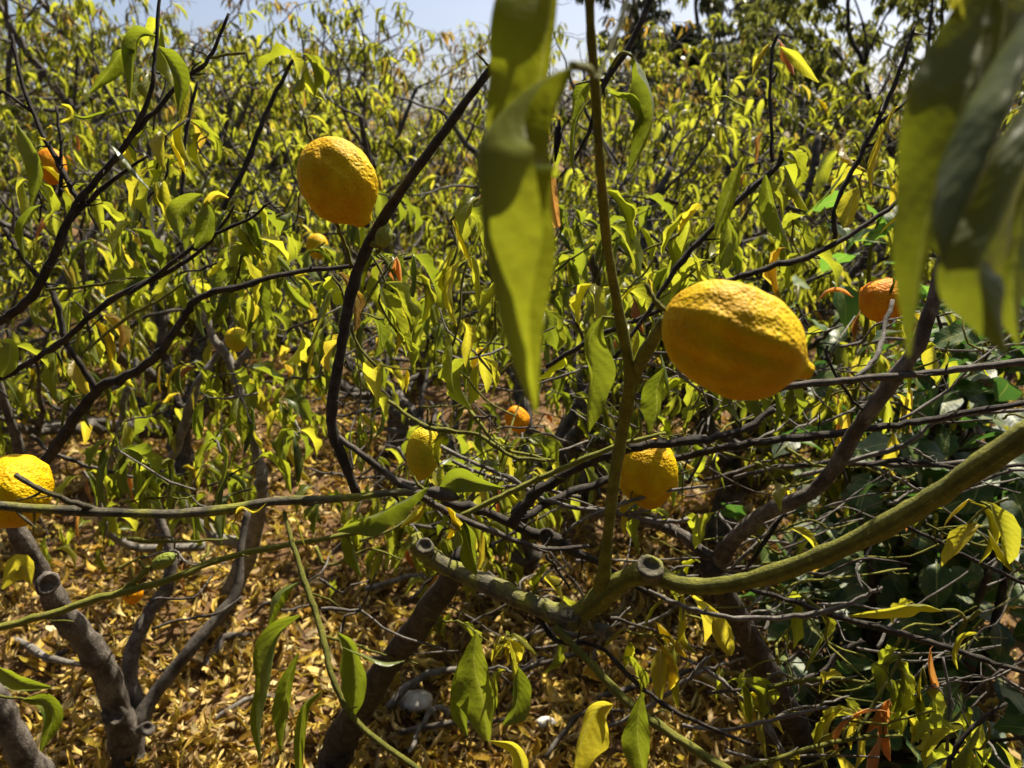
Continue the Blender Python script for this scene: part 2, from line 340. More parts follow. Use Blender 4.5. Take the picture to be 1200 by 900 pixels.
# ------------------------------------------------------------------ generic tree growth
VAR_P = [leaf_variant(100+k, 'droop' if k < 6 else 'roll', 2, 6) for k in range(12)]                   # 48 triangles each
VAR_PM = None
VAR_B = [leaf_variant(200+k, 'droop' if k < 6 else 'roll', 1, 5) for k in range(10)]                   # bulk leaves
VAR_F = [leaf_variant(300+k, 'droop' if k < 5 else 'roll', 1, 3) for k in range(10)]                    # far leaves
def mesh_set(vs, mat, name='leaf'): return [mk_mesh(name, *x[:2], mat, x[2]) for x in vs]
LEAF_ME = mesh_set(VAR_P, M_LEAF); LEAF_ME_FAR = mesh_set(VAR_P, M_FAR); LEAF_ME_Y = mesh_set(VAR_P[::3], M_YELLOW); LEAF_ME_R = mesh_set(VAR_P[7:], M_RUST)

def curve_out(g, p, d, length, r0, r1, n=6, up=.0, wob=.25):
    "a wandering stem: n points from p along d, bending towards up"
    pts = [np.append(p, r0)]; d = nrm(d); q = np.array(p, float)
    for k in range(1, n+1):
        d = nrm(d+np.array((0, 0, up))/n+g.normal(0, wob/math.sqrt(n), 3)); q = q+d*length/n
        q[2] = max(q[2], .06); pts.append(np.append(q, r0+(r1-r0)*k/n))
    return np.array(pts), d

def grow(base, H, spread, g, n_limb=5, n_br=5, n_tw=4, r=.045, n_leaf=5, trunk_h=.25, leaf_L=(.07, .11), low=.35):
    "returns trunk, limbs, branches, twigs (arrays of xyz+radius) and leaf seats (point, outward yaw)"
    base = np.array((*base, float(ground_z(*base))-.03)); limbs, brs, tws, seats = [], [], [], []
    trunk, d = curve_out(g, base, (g.normal(0, .12), g.normal(0, .12), 1), trunk_h, r*1.25, r, 3, 0, .1)
    top = trunk[-1, :3]; a0 = g.uniform(0, 6.28)
    for i in range(n_limb):
        a = a0+i*2*math.pi/n_limb+g.normal(0, .25); el = g.uniform(.35, 1.2); L = H*g.uniform(.55, .85)/max(.6, math.sin(el))
        L = min(L, spread*1.3/math.cos(el)*.8 if math.cos(el) > .2 else L)
        lp, d = curve_out(g, top, (math.cos(a)*math.cos(el), math.sin(a)*math.cos(el), math.sin(el)), L, r*.7, r*.28, 8, .35, .35)
        limbs.append(lp)
        for j in range(n_br):
            t = g.uniform(low, 1) if j else 1.; k = min(len(lp)-1, int(t*(len(lp)-1))); q = lp[k]
            aa = a+g.normal(0, .9); e2 = g.uniform(-.1, 1.0); L2 = H*g.uniform(.22, .42)
            bp, d2 = curve_out(g, q[:3], (math.cos(aa)*math.cos(e2), math.sin(aa)*math.cos(e2), math.sin(e2)), L2, max(.004, q[3]*.6), .0028, 6, .25, .45)
            brs.append(bp)
            for m_ in range(n_tw):
                kk = g.integers(2, len(bp)); q2 = bp[kk]; a3 = g.uniform(0, 6.28); e3 = g.uniform(-.5, .9); L3 = g.uniform(.10, .26)
                tp, d3 = curve_out(g, q2[:3], (math.cos(a3)*math.cos(e3), math.sin(a3)*math.cos(e3), math.sin(e3)), L3, .0028, .0014, 4, -.1, .5)
                tws.append(tp)
                cl = math.sin(q2[0]*5.1+q2[2]*3.3)+math.sin(q2[1]*4.7-q2[2]*5.2+1.7)+math.sin(q2[0]*2.3-q2[1]*3.1)
                for l in range(n_leaf+3 if cl > .6 else n_leaf if cl > -.6 else max(0, n_leaf//4)):
                    f = g.uniform(.25, 1)*(len(tp)-1); k0 = int(f); k1 = min(k0+1, len(tp)-1); pt = tp[k0, :3]+(tp[k1, :3]-tp[k0, :3])*(f-k0)
                    seats.append((pt, a3+g.normal(0, 1.2), g.uniform(*leaf_L)))
    return trunk, limbs, brs, tws, seats

def build_tree(name, label, base, seed, H, spread, n_obj=0, leaf_var=None, leaf_me=None, mat=None, bark=None, group=None, far=False, cat='tree', **kw):
    g = np.random.default_rng(seed); trunk, limbs, brs, tws, seats = grow(base, H, spread, g, **kw)
    t = thing(name, label, cat, trunk[0, :3], group); o3 = trunk[0, :3]; bark = bark or M_BARKF; mat = mat or M_FAR
    child('trunk', tmesh('trunk', tube(spline(trunk, 3), 9, g, .05), bark), t, (0, 0, 0))
    tb = Bag()
    for lp in limbs: child('limb', tmesh('limb', tube(spline(lp, 3), 7, g, .12, .1), bark), t, (0, 0, 0))
    for bp in brs:
        if far: tb.add(*tube(bp, 4))
        else: child('branch', tmesh('branch', tube(spline(bp, 2), 6, g, .15, .12), bark), t, (0, 0, 0))
    for tp in tws: tb.add(*tube(tp, 3 if far else 4, None, cap=False))
    child('twig_mass', tb.mesh('twig_mass', bark if far else M_BARKD), t, (0, 0, 0), kind='stuff')
    vs = leaf_var or (VAR_F if far else VAR_B)
    chosen = set()
    if n_obj:
        pr = [proj(s[0]) for s in seats]
        rk = sorted(range(len(seats)), key=lambda k: pr[k][2] if 15 < pr[k][0] < 1185 and 10 < pr[k][1] < 890 else 99)
        chosen = set(rk[:n_obj])
        for k in chosen:
            pt, yaw, L = seats[k]; q = g.random()
            ms = LEAF_ME_R if q < .02 else LEAF_ME_Y if q < .09 else (leaf_me or LEAF_ME_FAR)
            child('leaf', ms[g.integers(len(ms))], t, pt, (g.normal(0, .25), g.normal(0, .25), yaw), L)
    TT = [(int(g.integers(len(vs))), s[0], rot_zt(g, .28, s[1]), s[2]) for k, s in enumerate(seats) if k not in chosen]
    child('crown', scatter(vs, TT).mesh('crown', mat), t, (0, 0, 0), kind='stuff')
    return t
def copy_tree(o, label, loc, rz, sc, group):
    c = o.copy(); COL.objects.link(c); c.location = loc; c.rotation_euler = (0, 0, rz); c.scale = (sc,)*3; tag(c, label, 'tree', group)
    for ch in o.children:
        d = ch.copy(); COL.objects.link(d); d.parent = c
    return c

# ---- grove behind
mid = [  # base, seed, height, spread, label
 ((-1.4, 2.95), 11, 1.45, .75, 'low lemon tree with pale forked limbs behind the grey trunk with the sawn knob'),
 ((-2.35, 3.3), 12, 1.75, .9, 'leafy lemon tree behind the dark knotted twigs at the picture edge'),
 ((-.5, 3.2), 21, 1.45, .75, 'lemon tree with drooping leaves beyond the bumpy yellow lemon'),
 ((.3, 2.9), 13, 1.35, .7, 'lemon tree with drooping leaves just behind the long hanging leaf'),
 ((1.05, 3.3), 14, 1.5, .8, 'yellowing lemon tree beyond the big ridged lemon'),
 ((2.15, 3.35), 19, 1.5, .8, 'lemon tree beyond the orange lemon on the pale upright twig'),
 ((.05, 2.3), 26, 1.0, .5, 'stunted lemon tree behind the small smooth lemon'),
 ((.75, 2.5), 27, 1.05, .55, 'stunted lemon tree behind the rough lemon and the upright green stem'),
 ((-3.2, 4.4), 22, 2.0, .95, 'second-row lemon tree cut by the picture edge under the tall thin-leaved tree'),
 ((-1.9, 4.5), 15, 1.95, .95, 'second-row lemon tree behind the forked twig with the upright sprig'),
 ((-.75, 4.6), 23, 1.85, .95, 'second-row lemon tree beyond the lemon on the dark slanting branch'),
 ((.45, 4.4), 24, 1.5, .95, 'second-row lemon tree behind the upright green stem'),
 ((1.65, 4.6), 17, 1.35, .95, 'second-row lemon tree below the black evergreen'),
 ((2.95, 4.7), 16, 1.2, .85, 'second-row lemon tree in the dark gap below the tall dull green tree'),
]
for b, sd, H, sp, lab in mid:
    n1 = b[1] < 4
    build_tree('lemon_tree', lab, b, sd, H, sp, n_obj=120 if n1 else 60, group='lemon trees of the grove', cat='lemon tree', n_limb=7, n_br=7, n_tw=6, n_leaf=3 if b[1] < 2.7 else 5, leaf_L=(.055, .12), low=.3 if b[1] < 4 else .15)
FL = 'small leafy lemon tree in the far rows of the grove'
M_FAR2 = leaf_mat('leaf_grove_browned', [(0, (.03, .022, .008)), (.4, (.07, .05, .012)), (.8, (.12, .085, .016)), (1, (.16, .06, .016))], (.40, .28, .03))
far_src = [build_tree('lemon_tree', FL, (-40-6*k, -30), 40+k, 2.1, 1.15, group='far lemon trees of the grove', far=True, cat='lemon tree', n_limb=7, n_br=8, n_tw=6, n_leaf=(5, 6, 2, 5, 1)[k], leaf_L=(.06, .13), low=.12, mat=(M_FAR, M_FAR, M_FAR2, M_FAR, M_FAR2)[k]) for k in range(5)]
gg = np.random.default_rng(77); spots = []
for row, y in enumerate((5.9, 7.3, 9.0, 11.4, 15.0)):
    n = int(y*1.6/1.5)+1
    for k in range(n):
        spots.append(((k-(n-1)/2)*1.5+gg.normal(0, .2)+(.5 if row % 2 else 0), y+gg.normal(0, .25)))
for k, (x, y) in enumerate(spots):
    src = far_src[k % 5]; loc = (x, y, -.03); sc = gg.uniform(.86, 1.1)*(1.42 if x/y < -.3 else 1.03 if x/y > .12 else 1.22)
    row_n = 'third fourth fifth sixth seventh'.split()[[i for i, q in enumerate((5.9, 7.3, 9.0, 11.4, 15.0)) if abs(q-y) < 1.1 or i == 4][0]]; u_ = x/y
    FL = 'leafy lemon tree in the '+row_n+' row '+('under the tall thin-leaved tree' if u_ < -.42 else 'beyond the bumpy yellow lemon' if u_ < -.16 else 'behind the long hanging leaf' if u_ < .06 else 'in front of the black evergreen' if u_ < .33 else 'in front of the tall dull green tree')
    if k < 5: tag(src, FL, 'lemon tree', 'far lemon trees of the grove')
    if k < 5:   # the sources themselves take the first places
        src.location = loc; src.rotation_euler = (0, 0, gg.uniform(0, 6.28))
    else:
        c_ = copy_tree(src, FL, loc, gg.uniform(0, 6.28), sc, 'far lemon trees of the grove'); c_['category'] = 'lemon tree'

for k, (x, y) in enumerate(((-2.1, -1.9), (-.7, -2.2), (.8, -2.1), (2.3, -1.8), (-3.4, -.4), (3.6, -.3), (-1.2, -3.6), (.2, -3.4), (1.6, -3.1), (-2.6, -2.8), (3.0, -2.6))):   # unseen trees added and enlarged behind the viewpoint to hold back sky light
    c_ = copy_tree(far_src[k % 2], 'unseen lemon tree added behind the viewpoint to block sky light', (x, y, -.03), gg.uniform(0, 6.28), 1.65, 'unseen lemon trees added behind the viewpoint'); c_['category'] = 'lemon tree'

# ---- taller trees at the back
build_tree('olive_tree', 'tall dull green tree rising over the dark gap beside the large near leaves', (4.0, 7.6), 61, 3.0, 1.7, far=True, mat=M_TALL, bark=M_BARKD, n_limb=9, n_br=12, n_tw=11, n_leaf=11, r=.05, trunk_h=.6, leaf_L=(.10, .16), low=.2)
build_tree('olive_tree', 'tall thin-leaved tree with bare upper twigs above the knotted dark twigs', (-4.9, 8.6), 62, 2.9, 1.8, far=True, mat=M_FAR, bark=M_BARKF, n_limb=9, n_br=12, n_tw=10, n_leaf=6, r=.045, trunk_h=.5, leaf_L=(.09, .13), low=.2)
build_tree('evergreen_tree', 'black-green evergreen against the pale sky', (4.35, 18.5), 63, 4.3, 1.9, far=True, mat=M_DARK, bark=M_BARKD, n_limb=10, n_br=12, n_tw=9, n_leaf=14, r=.1, trunk_h=1.3, leaf_L=(.2, .34), low=.2)

# ------------------------------------------------------------------ near trees, stem by stem
grn = np.random.default_rng(2024)
LIME_ME = mesh_set([leaf_variant(500+k, 'wilt', 3, 12) for k in range(10)], M_LEAF)
LIMP_ME = mesh_set([leaf_variant(560+k, 'wilt' if k < 5 else 'roll', 3, 10) for k in range(10)], M_LEAFG)
class Near:
    def __init__(s, name, label, foot):
        s.t = thing(name, label, 'lemon tree', foot, 'lemon trees of the grove')
    k = 1.
    def stem(s, kind, pts, mat=M_BARKD, sides=8, per=5, rough=.10, node=.10, spurs=0, leaves=0, tip=0, L=(.06, .095), me=None, cap=True):
        "pts: picture direction, distance (m), thickness in picture pixels at that distance"
        node = min(node, .03) if sides >= 10 else node
        W = np.array([np.append(P(x, y, d), max(w_*(.78 if kind == 'trunk' else .70 if kind == 'limb' else .77), 1.2)*d/FPX/2) for x, y, d, w_ in [(a, b, c*s.k, e) for a, b, c, e in pts]])
        C = spline(W, per); C[:, 3] = np.maximum(C[:, 3], .0006)
        o = child(kind, tmesh(kind, tube(C, sides, grn, rough, node, cap), mat), s.t, (0, 0, 0))
        T_ = np.gradient(C[:, :3], axis=0)
        for k in range(spurs):      # short bare spurs and thorns
            i = grn.integers(1, len(C)-1); d = nrm(np.cross(nrm(T_[i]), grn.normal(0, 1, 3))*1.0+nrm(T_[i])*.5)
            ln = grn.uniform(.008, .035); sp, _ = curve_out(grn, C[i, :3], d, ln, max(.0009, min(.0016, C[i, 3]*.5)), .0007, 3, .1, .5)
            child('spur', tmesh('spur', tube(sp, 5, grn, .2, .4), mat), s.t, (0, 0, 0))
        for k in range(leaves+tip):
            i = grn.integers(1, len(C)) if k < leaves else len(C)-1-grn.integers(0, max(1, min(4, len(C)-1)))
            s.leaf(C[i, :3], grn.uniform(0, 6.28), grn.uniform(*L), me)
        return C
    def leaf(s, p, yaw, L, me=None, tilt=.28):
        q = grn.random(); ms = me or (LEAF_ME_R if q < .03 else LEAF_ME_Y if q < .12 else LIME_ME)
        return child('leaf', ms[grn.integers(len(ms))], s.t, p, (grn.normal(0, tilt), grn.normal(0, tilt), yaw), L)
    def shaped(s, path, d, wd, fold=.4, foldR=None, curl=.3, roll=0., mat=None, nu=6, nv=26, wave=.13, name='leaf', stalk=None):
        "a leaf drawn along its midrib: picture points, distance(s), full widths in pixels, roll of the blade about its midrib"
        k = len(path); ds = np.broadcast_to(d, k) if not hasattr(d, '__len__') else np.array(d)
        ds = ds*s.k; C = np.array([P(x, y, z) for (x, y), z in zip(path, ds)]); half = np.array(wd, float); half = half*(ds if half.ndim == 1 else ds[:, None])/FPX/2
        T_ = np.gradient(C, axis=0); rl = np.broadcast_to(roll, k) if not hasattr(roll, '__len__') else np.array(roll); N_ = []
        for i in range(k):
            t = nrm(T_[i]); f = nrm(CAM-C[i]); f = nrm(f-t*(f@t)); b = np.cross(t, f); N_.append(f*math.cos(rl[i])+b*math.sin(rl[i]))
        if mat not in (M_HERO, M_HERO2): fold = fold+.15; curl = curl+.35; foldR = None if foldR is None else foldR+.1; N_ = [q+.35*math.sin(i*1.1+path[0][0])*np.cross(nrm(T_[i]), q) for i, q in enumerate(N_)]
        V_, F_, U_ = leaf_geo(C, half, N_, fold, fold if foldR is None else foldR, curl, nu, nv, wave, grn)
        o = child(name, mk_mesh(name, V_, F_, M_LEAFG if mat in (None, M_LEAF) else mat, U_), s.t, (0, 0, 0))
        if stalk:
            pts = np.array([np.append(P(x, y, z*s.k), wz*z*s.k/FPX/2) for x, y, z, wz in stalk])
            child('leaf_stalk', tmesh('leaf_stalk', tube(spline(pts, 4), 6), M_STEMY), o, None)
        return o
    def stub(s, x, y, d, w_, dirpx, mat=M_BARKG):
        "collar and sunken face of a sawn-off branch"
        c = P(x, y, d); r = w_*.78*d/FPX/2; a = nrm(P(x+dirpx[0], y+dirpx[1], d+dirpx[2])-c)
        prof = [(-1.6, .72), (-.8, .86), (-.2, 1.0), (.05, 1.02), (.16, .92), (.14, .74), (-.02, .56), (-.16, .3), (-.2, .02)]
        pts = np.array([np.append(c+a*r*h, r*q) for h, q in prof])
        V_, F_, U_ = tube(pts, 14, None, cap=False)
        # the face folds back: rebuild rings with a constant axis
        n_ = nrm(np.cross(a, (0.3, .2, 1))); b_ = np.cross(a, n_); an = np.arange(14)*2*math.pi/14
        V_ = np.concatenate([c+a*r*h+(np.outer(np.cos(an), n_)+np.outer(np.sin(an), b_))*(r*q*(1+.09*np.sin(2*an+x)+grn.normal(0, .06, 14)))[:, None] for h, q in prof])
        child('cut_stub', mk_mesh('cut_stub', V_, F_, mat, U_), s.t, (0, 0, 0))

# ===== the middle tree: green-patched limb that sweeps from the picture edge to the forked trunk
A = Near('lemon_tree', 'lemon tree with the thick green-patched limb and forked dark trunk bearing the big ridged lemon', G(385, 915))
A.stem('trunk', [(372, 935, gdepth(935), 54), (400, 870, 1.72, 47), (440, 800, 1.55, 42), (485, 740, 1.36, 38), (520, 690, 1.18, 38), (545, 652, 1.06, 36)], M_BARKD, 12, 6, .08)  # dark bark colour stands in for the deep shade on this trunk
A.stem('limb', [(486, 628, 1.06, 26), (495, 645, 1.05, 30), (520, 662, 1.04, 32), (560, 680, 1.02, 33), (610, 702, 1.0, 34), (660, 722, .98, 38), (682, 726, .97, 38)], M_BARKG, 14, 6, .06, .06, spurs=3)
A.stem('limb', [(672, 726, .98, 36), (700, 703, .96, 38), (730, 680, .93, 36), (762, 672, .91, 38), (800, 686, .88, 28), (850, 685, .85, 29), (920, 668, .80, 32), (1000, 635, .74, 36), (1080, 592, .69, 38), (1150, 545, .65, 41), (1215, 500, .62, 44)], M_STEM, 14, 7, .03, .04)
A.stub(762, 664, .88, 40, (-2, -14, -.02)); A.stub(498, 640, 1.02, 26, (-6, -12, -.03)); A.stub(712, 742, .95, 26, (10, 6, -.01))
A.stem('branch', [(706, 690, .95, 26), (712, 630, .90, 17), (720, 560, .85, 18), (732, 490, .80, 20), (738, 440, .75, 19), (726, 370, .69, 16), (712, 290, .63, 15), (704, 200, .57, 15), (698, 110, .53, 15), (692, 30, .50, 15), (690, -40, .48, 15)], M_STEM, 12, 7, .02, .05)
A.stem('branch', [(735, 470, .79, 18), (748, 430, .74, 20), (764, 400, .66, 21), (780, 376, .60, 20)], M_STEM, 10, 5, .03, .05)
# slanting dark branch with the lemon, reaching the top edge
A.stem('branch', [(420, 585, .88, 14), (405, 545, .86, 15), (390, 505, .85, 17), (390, 470, .84, 17), (398, 420, .83, 16), (408, 360, .82, 17), (420, 315, .81, 18), (440, 272, .80, 17), (478, 212, .78, 15), (520, 155, .77, 14), (562, 98, .76, 13), (610, 40, .75, 12), (660, -20, .74, 12)], M_BARKD, 10, 6, .06, .14, spurs=7)
A.stem('twig', [(412, 312, .81, 7), (405, 290, .80, 6), (396, 266, .78, 6), (388, 240, .77, 5)], M_STEM, 6)
A.stem('twig', [(434, 285, .80, 8), (441, 288, .79, 8), (448, 284, .785, 7)], M_STEMY, 6)
# long level branch from the picture edge to the knot of twigs
A.stem('branch', [(-30, 590, .74, 15), (40, 596, .76, 14), (120, 600, .78, 14), (200, 602, .80, 14), (270, 596, .82, 15), (320, 588, .83, 14), (400, 584, .85, 12), (465, 577, .87, 11), (500, 578, .90, 10)], M_BARKG, 10, 6, .06, .12, spurs=8)
A.stem('twig', [(112, 597, .78, 9), (75, 585, .75, 8), (45, 572, .73, 8), (18, 556, .72, 8)], M_BARKG, 7, spurs=2)
A.stem('branch', [(386, 505, .85, 9), (420, 530, .86, 10), (455, 556, .87, 11), (490, 580, .89, 12), (530, 603, .92, 11), (590, 628, .95, 9), (640, 643, .97, 8), (690, 640, .98, 6)], M_BARK, 9, 6, .05, .12, spurs=8, leaves=1)
A.stem('branch', [(538, 606, .95, 9), (580, 585, .95, 9), (630, 562, .95, 9), (680, 540, .94, 9), (730, 520, .93, 8), (780, 508, .93, 7)], M_STEMY, 8, 6, .05, .12, spurs=7)
A.stem('branch', [(600, 615, .99, 17), (622, 582, .98, 18), (655, 560, .97, 17), (700, 538, .96, 16), (750, 523, .95, 15), (820, 516, .95, 13), (870, 504, .96, 11), (905, 480, .97, 9)], M_BARKD, 9, 6, .07, .14, spurs=8)
A.stem('branch', [(612, 608, 1.04, 13), (650, 585, 1.08, 13), (720, 560, 1.12, 12), (800, 536, 1.1, 11), (880, 520, 1.03, 12), (960, 510, 1.04, 12), (1040, 500, 1.05, 11), (1110, 488, 1.05, 9), (1210, 470, 1.05, 9)], M_BARKD, 8, 6, .08, .16, spurs=12)
A.stem('branch', [(520, 588, .98, 12), (570, 600, 1.0, 14), (620, 622, 1.02, 18), (650, 632, 1.02, 20), (700, 660, 1.03, 10), (760, 695, 1.05, 8)], M_BARKD, 8, 5, .12, .18, spurs=8)
A.stub(640, 628, .99, 22, (-8, 6, -.03), M_BARKD)
for pts in ([(455, 470, 1.1, 6), (500, 500, 1.08, 6), (560, 510, 1.06, 6), (600, 535, 1.05, 6), (640, 540, 1.05, 4)],
            [(545, 470, 1.1, 7), (565, 500, 1.08, 7), (590, 525, 1.08, 6), (650, 540, 1.08, 5)],
            [(510, 520, 1.1, 6), (560, 545, 1.08, 6), (600, 560, 1.07, 7), (650, 590, 1.06, 6), (720, 600, 1.05, 6), (780, 606, 1.05, 5)],
            [(530, 540, 1.12, 6), (570, 557, 1.11, 6), (610, 566, 1.10, 5), (680, 583, 1.09, 5)],
            [(690, 606, 1.0, 6), (730, 590, 1.0, 6), (780, 576, 1.0, 5), (830, 570, 1.0, 4)],
            [(720, 600, 1.0, 5), (770, 612, 1.0, 6), (806, 608, 1.0, 5)],
            [(640, 650, 1.0, 5), (655, 670, 1.0, 5), (668, 690, 1.0, 3)]):
    A.stem('twig', pts, [M_STEMY, M_BARKD, M_PALE, M_STEM][grn.integers(4)], 6, 5, .12, .2, spurs=6, leaves=1)
# twigs hanging below the fork
A.stem('branch', [(650, 735, .97, 12), (690, 775, .94, 12), (735, 822, .90, 14), (790, 862, .86, 15), (870, 915, .82, 16)], M_STEM, 9, 6, .04, .08, spurs=4)
A.stem('twig', [(628, 722, 1.0, 7), (655, 752, .98, 8), (700, 757, .97, 7), (745, 800, .95, 8), (800, 838, .93, 7), (880, 872, .92, 6)], M_BARKD, 7, 6, .1, .2, spurs=8, leaves=2)
A.stem('twig', [(760, 692, .95, 6), (800, 710, .94, 7), (850, 723, .93, 8), (910, 724, .92, 8), (970, 716, .91, 8), (1010, 700, .90, 7), (1034, 688, .90, 5)], M_PALE, 7, 6, .12, .22, spurs=10)
A.stem('branch', [(870, 688, .98, 8), (920, 702, .98, 9), (980, 722, .98, 9), (1040, 738, .99, 10), (1100, 756, 1.0, 10), (1150, 772, 1.0, 9), (1210, 790, 1.0, 8)], M_BARKD, 8, 6, .08, .16, spurs=7)
A.stem('twig', [(1120, 762, 1.0, 5), (1126, 740, .99, 6), (1132, 728, .98, 7), (1150, 716, .97, 7)], M_STEM, 6)
A.stem('twig', [(935, 668, .8, 0), (936, 668, .8, 2)], M_STEM, 5)
# bright yellow-green twig with fruitlet at the picture edge
A.stem('branch', [(-30, 742, .76, 12), (50, 722, .77, 12), (120, 700, .78, 12), (190, 682, .79, 11), (260, 655, .81, 10), (330, 640, .83, 9), (420, 624, .86, 7)], M_STEMY, 9, 6, .05, .16, spurs=8)
A.stem('twig', [(140, 693, .785, 8), (165, 676, .785, 9), (176, 664, .785, 8)], M_STEMY, 7)
# limp shoot hanging at the bottom
A.stem('branch', [(333, 600, .80, 6), (345, 645, .78, 8), (362, 695, .76, 9), (378, 745, .74, 10), (390, 795, .72, 9), (420, 848, .71, 9), (495, 905, .70, 9)], M_STEM, 9, 6, .04, .1, spurs=2)
# shoot that carries the long near leaves
A.stem('twig', [(745, -30, .36, 10), (722, 40, .35, 9), (704, 84, .34, 7), (697, 92, .335, 6)], M_STEM, 8)
A.stem('branch', [(775, -30, .78, 9), (740, 50, .78, 9), (706, 102, .78, 10), (692, 150, .79, 7), (672, 190, .80, 5)], M_BARKD, 8, 6, .06, .15, spurs=4)

# ===== shaped leaves of the middle tree
A.k = 1.12
A.shaped([(652, -70), (648, -10), (640, 50), (630, 110), (612, 175), (592, 250)], [.31, .305, .30, .30, .30, .305], [(6, 12), (24, 110), (36, 140), (34, 124), (26, 90), (4, 6)], .9, .35, .25, [.1, .1, .1, .15, .2, .2], M_HERO, stalk=[(652, -70, .31, 8), (680, -95, .33, 8)])
A.shaped([(668, 78), (630, 96), (588, 132), (559, 176), (562, 235), (570, 300), (584, 365), (600, 425), (627, 486)], [.285, .28, .275, .27, .268, .268, .268, .268, .27],
         [(14, 10), (84, 20), (160, 66), (190, 150), (180, 186), (160, 172), (120, 132), (76, 88), (4, 4)], [.9, 1.0, 1.15, 1.2, 1.15, 1.1, 1.0, .9, .8], [.9, 1.0, 1.1, 1.05, 1.0, .95, .9, .9, .8], [.2, .2, .25, .3, .3, .35, .45, .5, .5],
         [-.9, -1.1, -1.25, -1.3, -1.25, -1.2, -1.1, -1.0, -.9], M_HERO, nu=8, nv=44, wave=.06, stalk=[(670, 77, .286, 12), (688, 80, .30, 11), (697, 90, .335, 8)])
A.k = 1.
A.shaped([(640, 225), (634, 260), (628, 300), (630, 345)], .45, [6, 44, 40, 3], .5, None, .3, .5, M_HERO)
A.shaped([(706, 372), (690, 400), (692, 440), (690, 480), (690, 506)], .74, [6, 46, 56, 34, 3], .28, .65, .2, -.25, stalk=[(706, 372, .74, 4), (722, 374, .74, 4), (728, 385, .72, 4)])
A.shaped([(742, 66), (757, 90), (766, 130), (752, 170), (735, 205)], .76, [5, 40, 46, 30, 3], .7, .3, .2, .4, stalk=[(742, 66, .76, 4), (728, 62, .77, 4), (714, 84, .78, 5)])
A.shaped([(712, 108), (735, 118), (744, 140), (738, 158)], .75, [4, 26, 24, 3], .9, .5, .4, -.6)
A.shaped([(688, 120), (674, 150), (672, 180), (674, 206)], .79, [4, 30, 30, 3], .9, .8, .6, .4); A.shaped([(692, 95), (678, 110), (670, 140)], .79, [4, 28, 4], .4, .4, .3, -.5)
A.shaped([(778, 432), (770, 455), (770, 480), (762, 510)], .78, [4, 34, 40, 3], .5, .3, .2, .2); A.shaped([(775, 415), (782, 440), (786, 470)], .8, [3, 18, 3], .8, .8, .5, .5)
A.shaped([(500, 572), (470, 588), (435, 606), (396, 622)], .84, [6, 34, 44, 4], .3, .5, .2, -.5); A.shaped([(512, 576), (535, 560), (560, 566), (592, 572)], .88, [6, 44, 26, 3], .6, .2, .2, .3)
A.shaped([(420, 600), (412, 630), (418, 655), (424, 676)], .88, [4, 30, 28, 3], .6, .6, .4, .3)
A.shaped([(532, 600), (545, 625), (552, 650), (560, 672)], .93, [5, 38, 46, 8], .9, .2, .6, -.2); A.shaped([(500, 585), (490, 602), (470, 618)], .9, [3, 22, 3], .5, .5, .5, .3, M_YELLOW)
A.shaped([(1104, 715), (1075, 708), (1040, 716), (994, 722)], .9, [4, 22, 28, 4], .8, .25, .5, -.7, M_YELLOW, stalk=[(1104, 715, .9, 4), (1122, 716, .92, 4), (1132, 726, .96, 4)])
A.shaped([(1146, 742), (1126, 748), (1118, 765), (1122, 784)], .92, [3, 16, 16, 3], .7, .7, .4, .2, M_YELLOW)
for pth, dd, ww, fo, fr, cu, ro, mt in (
    ([(349, 682), (330, 690), (318, 704), (314, 735)], .74, [4, 30, 34, 12], .5, .8, .5, -.4, M_LEAF),
    ([(352, 722), (326, 748), (316, 800), (306, 850), (306, 894)], .71, [5, 44, 36, 26, 3], .9, .3, .6, .5, M_LEAF),
    ([(350, 765), (337, 800), (335, 840), (330, 880)], .73, [4, 30, 32, 4], .6, .4, .3, .3, M_LEAF),
    ([(376, 810), (358, 825), (352, 860), (350, 910)], .70, [4, 24, 32, 14], .8, .6, .3, -.4, M_LEAF),
    ([(396, 742), (412, 760), (418, 800), (414, 838)], .72, [4, 30, 44, 6], .2, .7, .2, .2, M_LEAF),
    ([(400, 758), (425, 768), (450, 776), (474, 774)], .71, [4, 22, 24, 3], 1.0, .7, .8, .2, M_LEAF),
    ([(558, 742), (556, 780), (566, 820), (572, 868)], .80, [5, 46, 60, 8], .25, .2, .2, .2, M_LEAF),
    ([(600, 775), (606, 800), (604, 830), (590, 850)], .79, [4, 30, 34, 4], .3, .4, .2, -.2, M_LEAF),
    ([(550, 760), (542, 790), (540, 830), (548, 862)], .81, [4, 26, 30, 3], .5, .3, .2, .3, M_LEAF),
    ([(718, 826), (700, 832), (684, 860), (668, 912)], .78, [4, 44, 60, 20], .25, .6, .2, -.3, M_YELLOW),
    ([(752, 812), (748, 840), (748, 870), (756, 912)], .80, [4, 30, 44, 8], .3, .3, .2, .2, M_LEAF),
    ([(575, 868), (600, 874), (612, 895), (616, 930)], .80, [4, 24, 36, 10], .7, .4, .3, .3, M_YELLOW),
    ([(312, 590), (300, 600), (285, 596), (275, 612)], .82, [3, 18, 18, 3], .9, .9, 1.0, .3, M_YELLOW),
    ([(330, 596), (345, 606), (352, 622), (358, 640)], .80, [3, 12, 14, 3], .9, .9, 1.0, .3, M_YELLOW)):
    A.shaped(pth, dd, ww, fo, fr, cu, ro, mt, nu=5, nv=20)
for k in range(16):     # limp young tuft
    p = P(592+grn.normal(0, 8), 742+grn.uniform(0, 14), .79); A.leaf(p, grn.uniform(0, 6.28), grn.uniform(.022, .045), LEAF_ME_Y, .3)
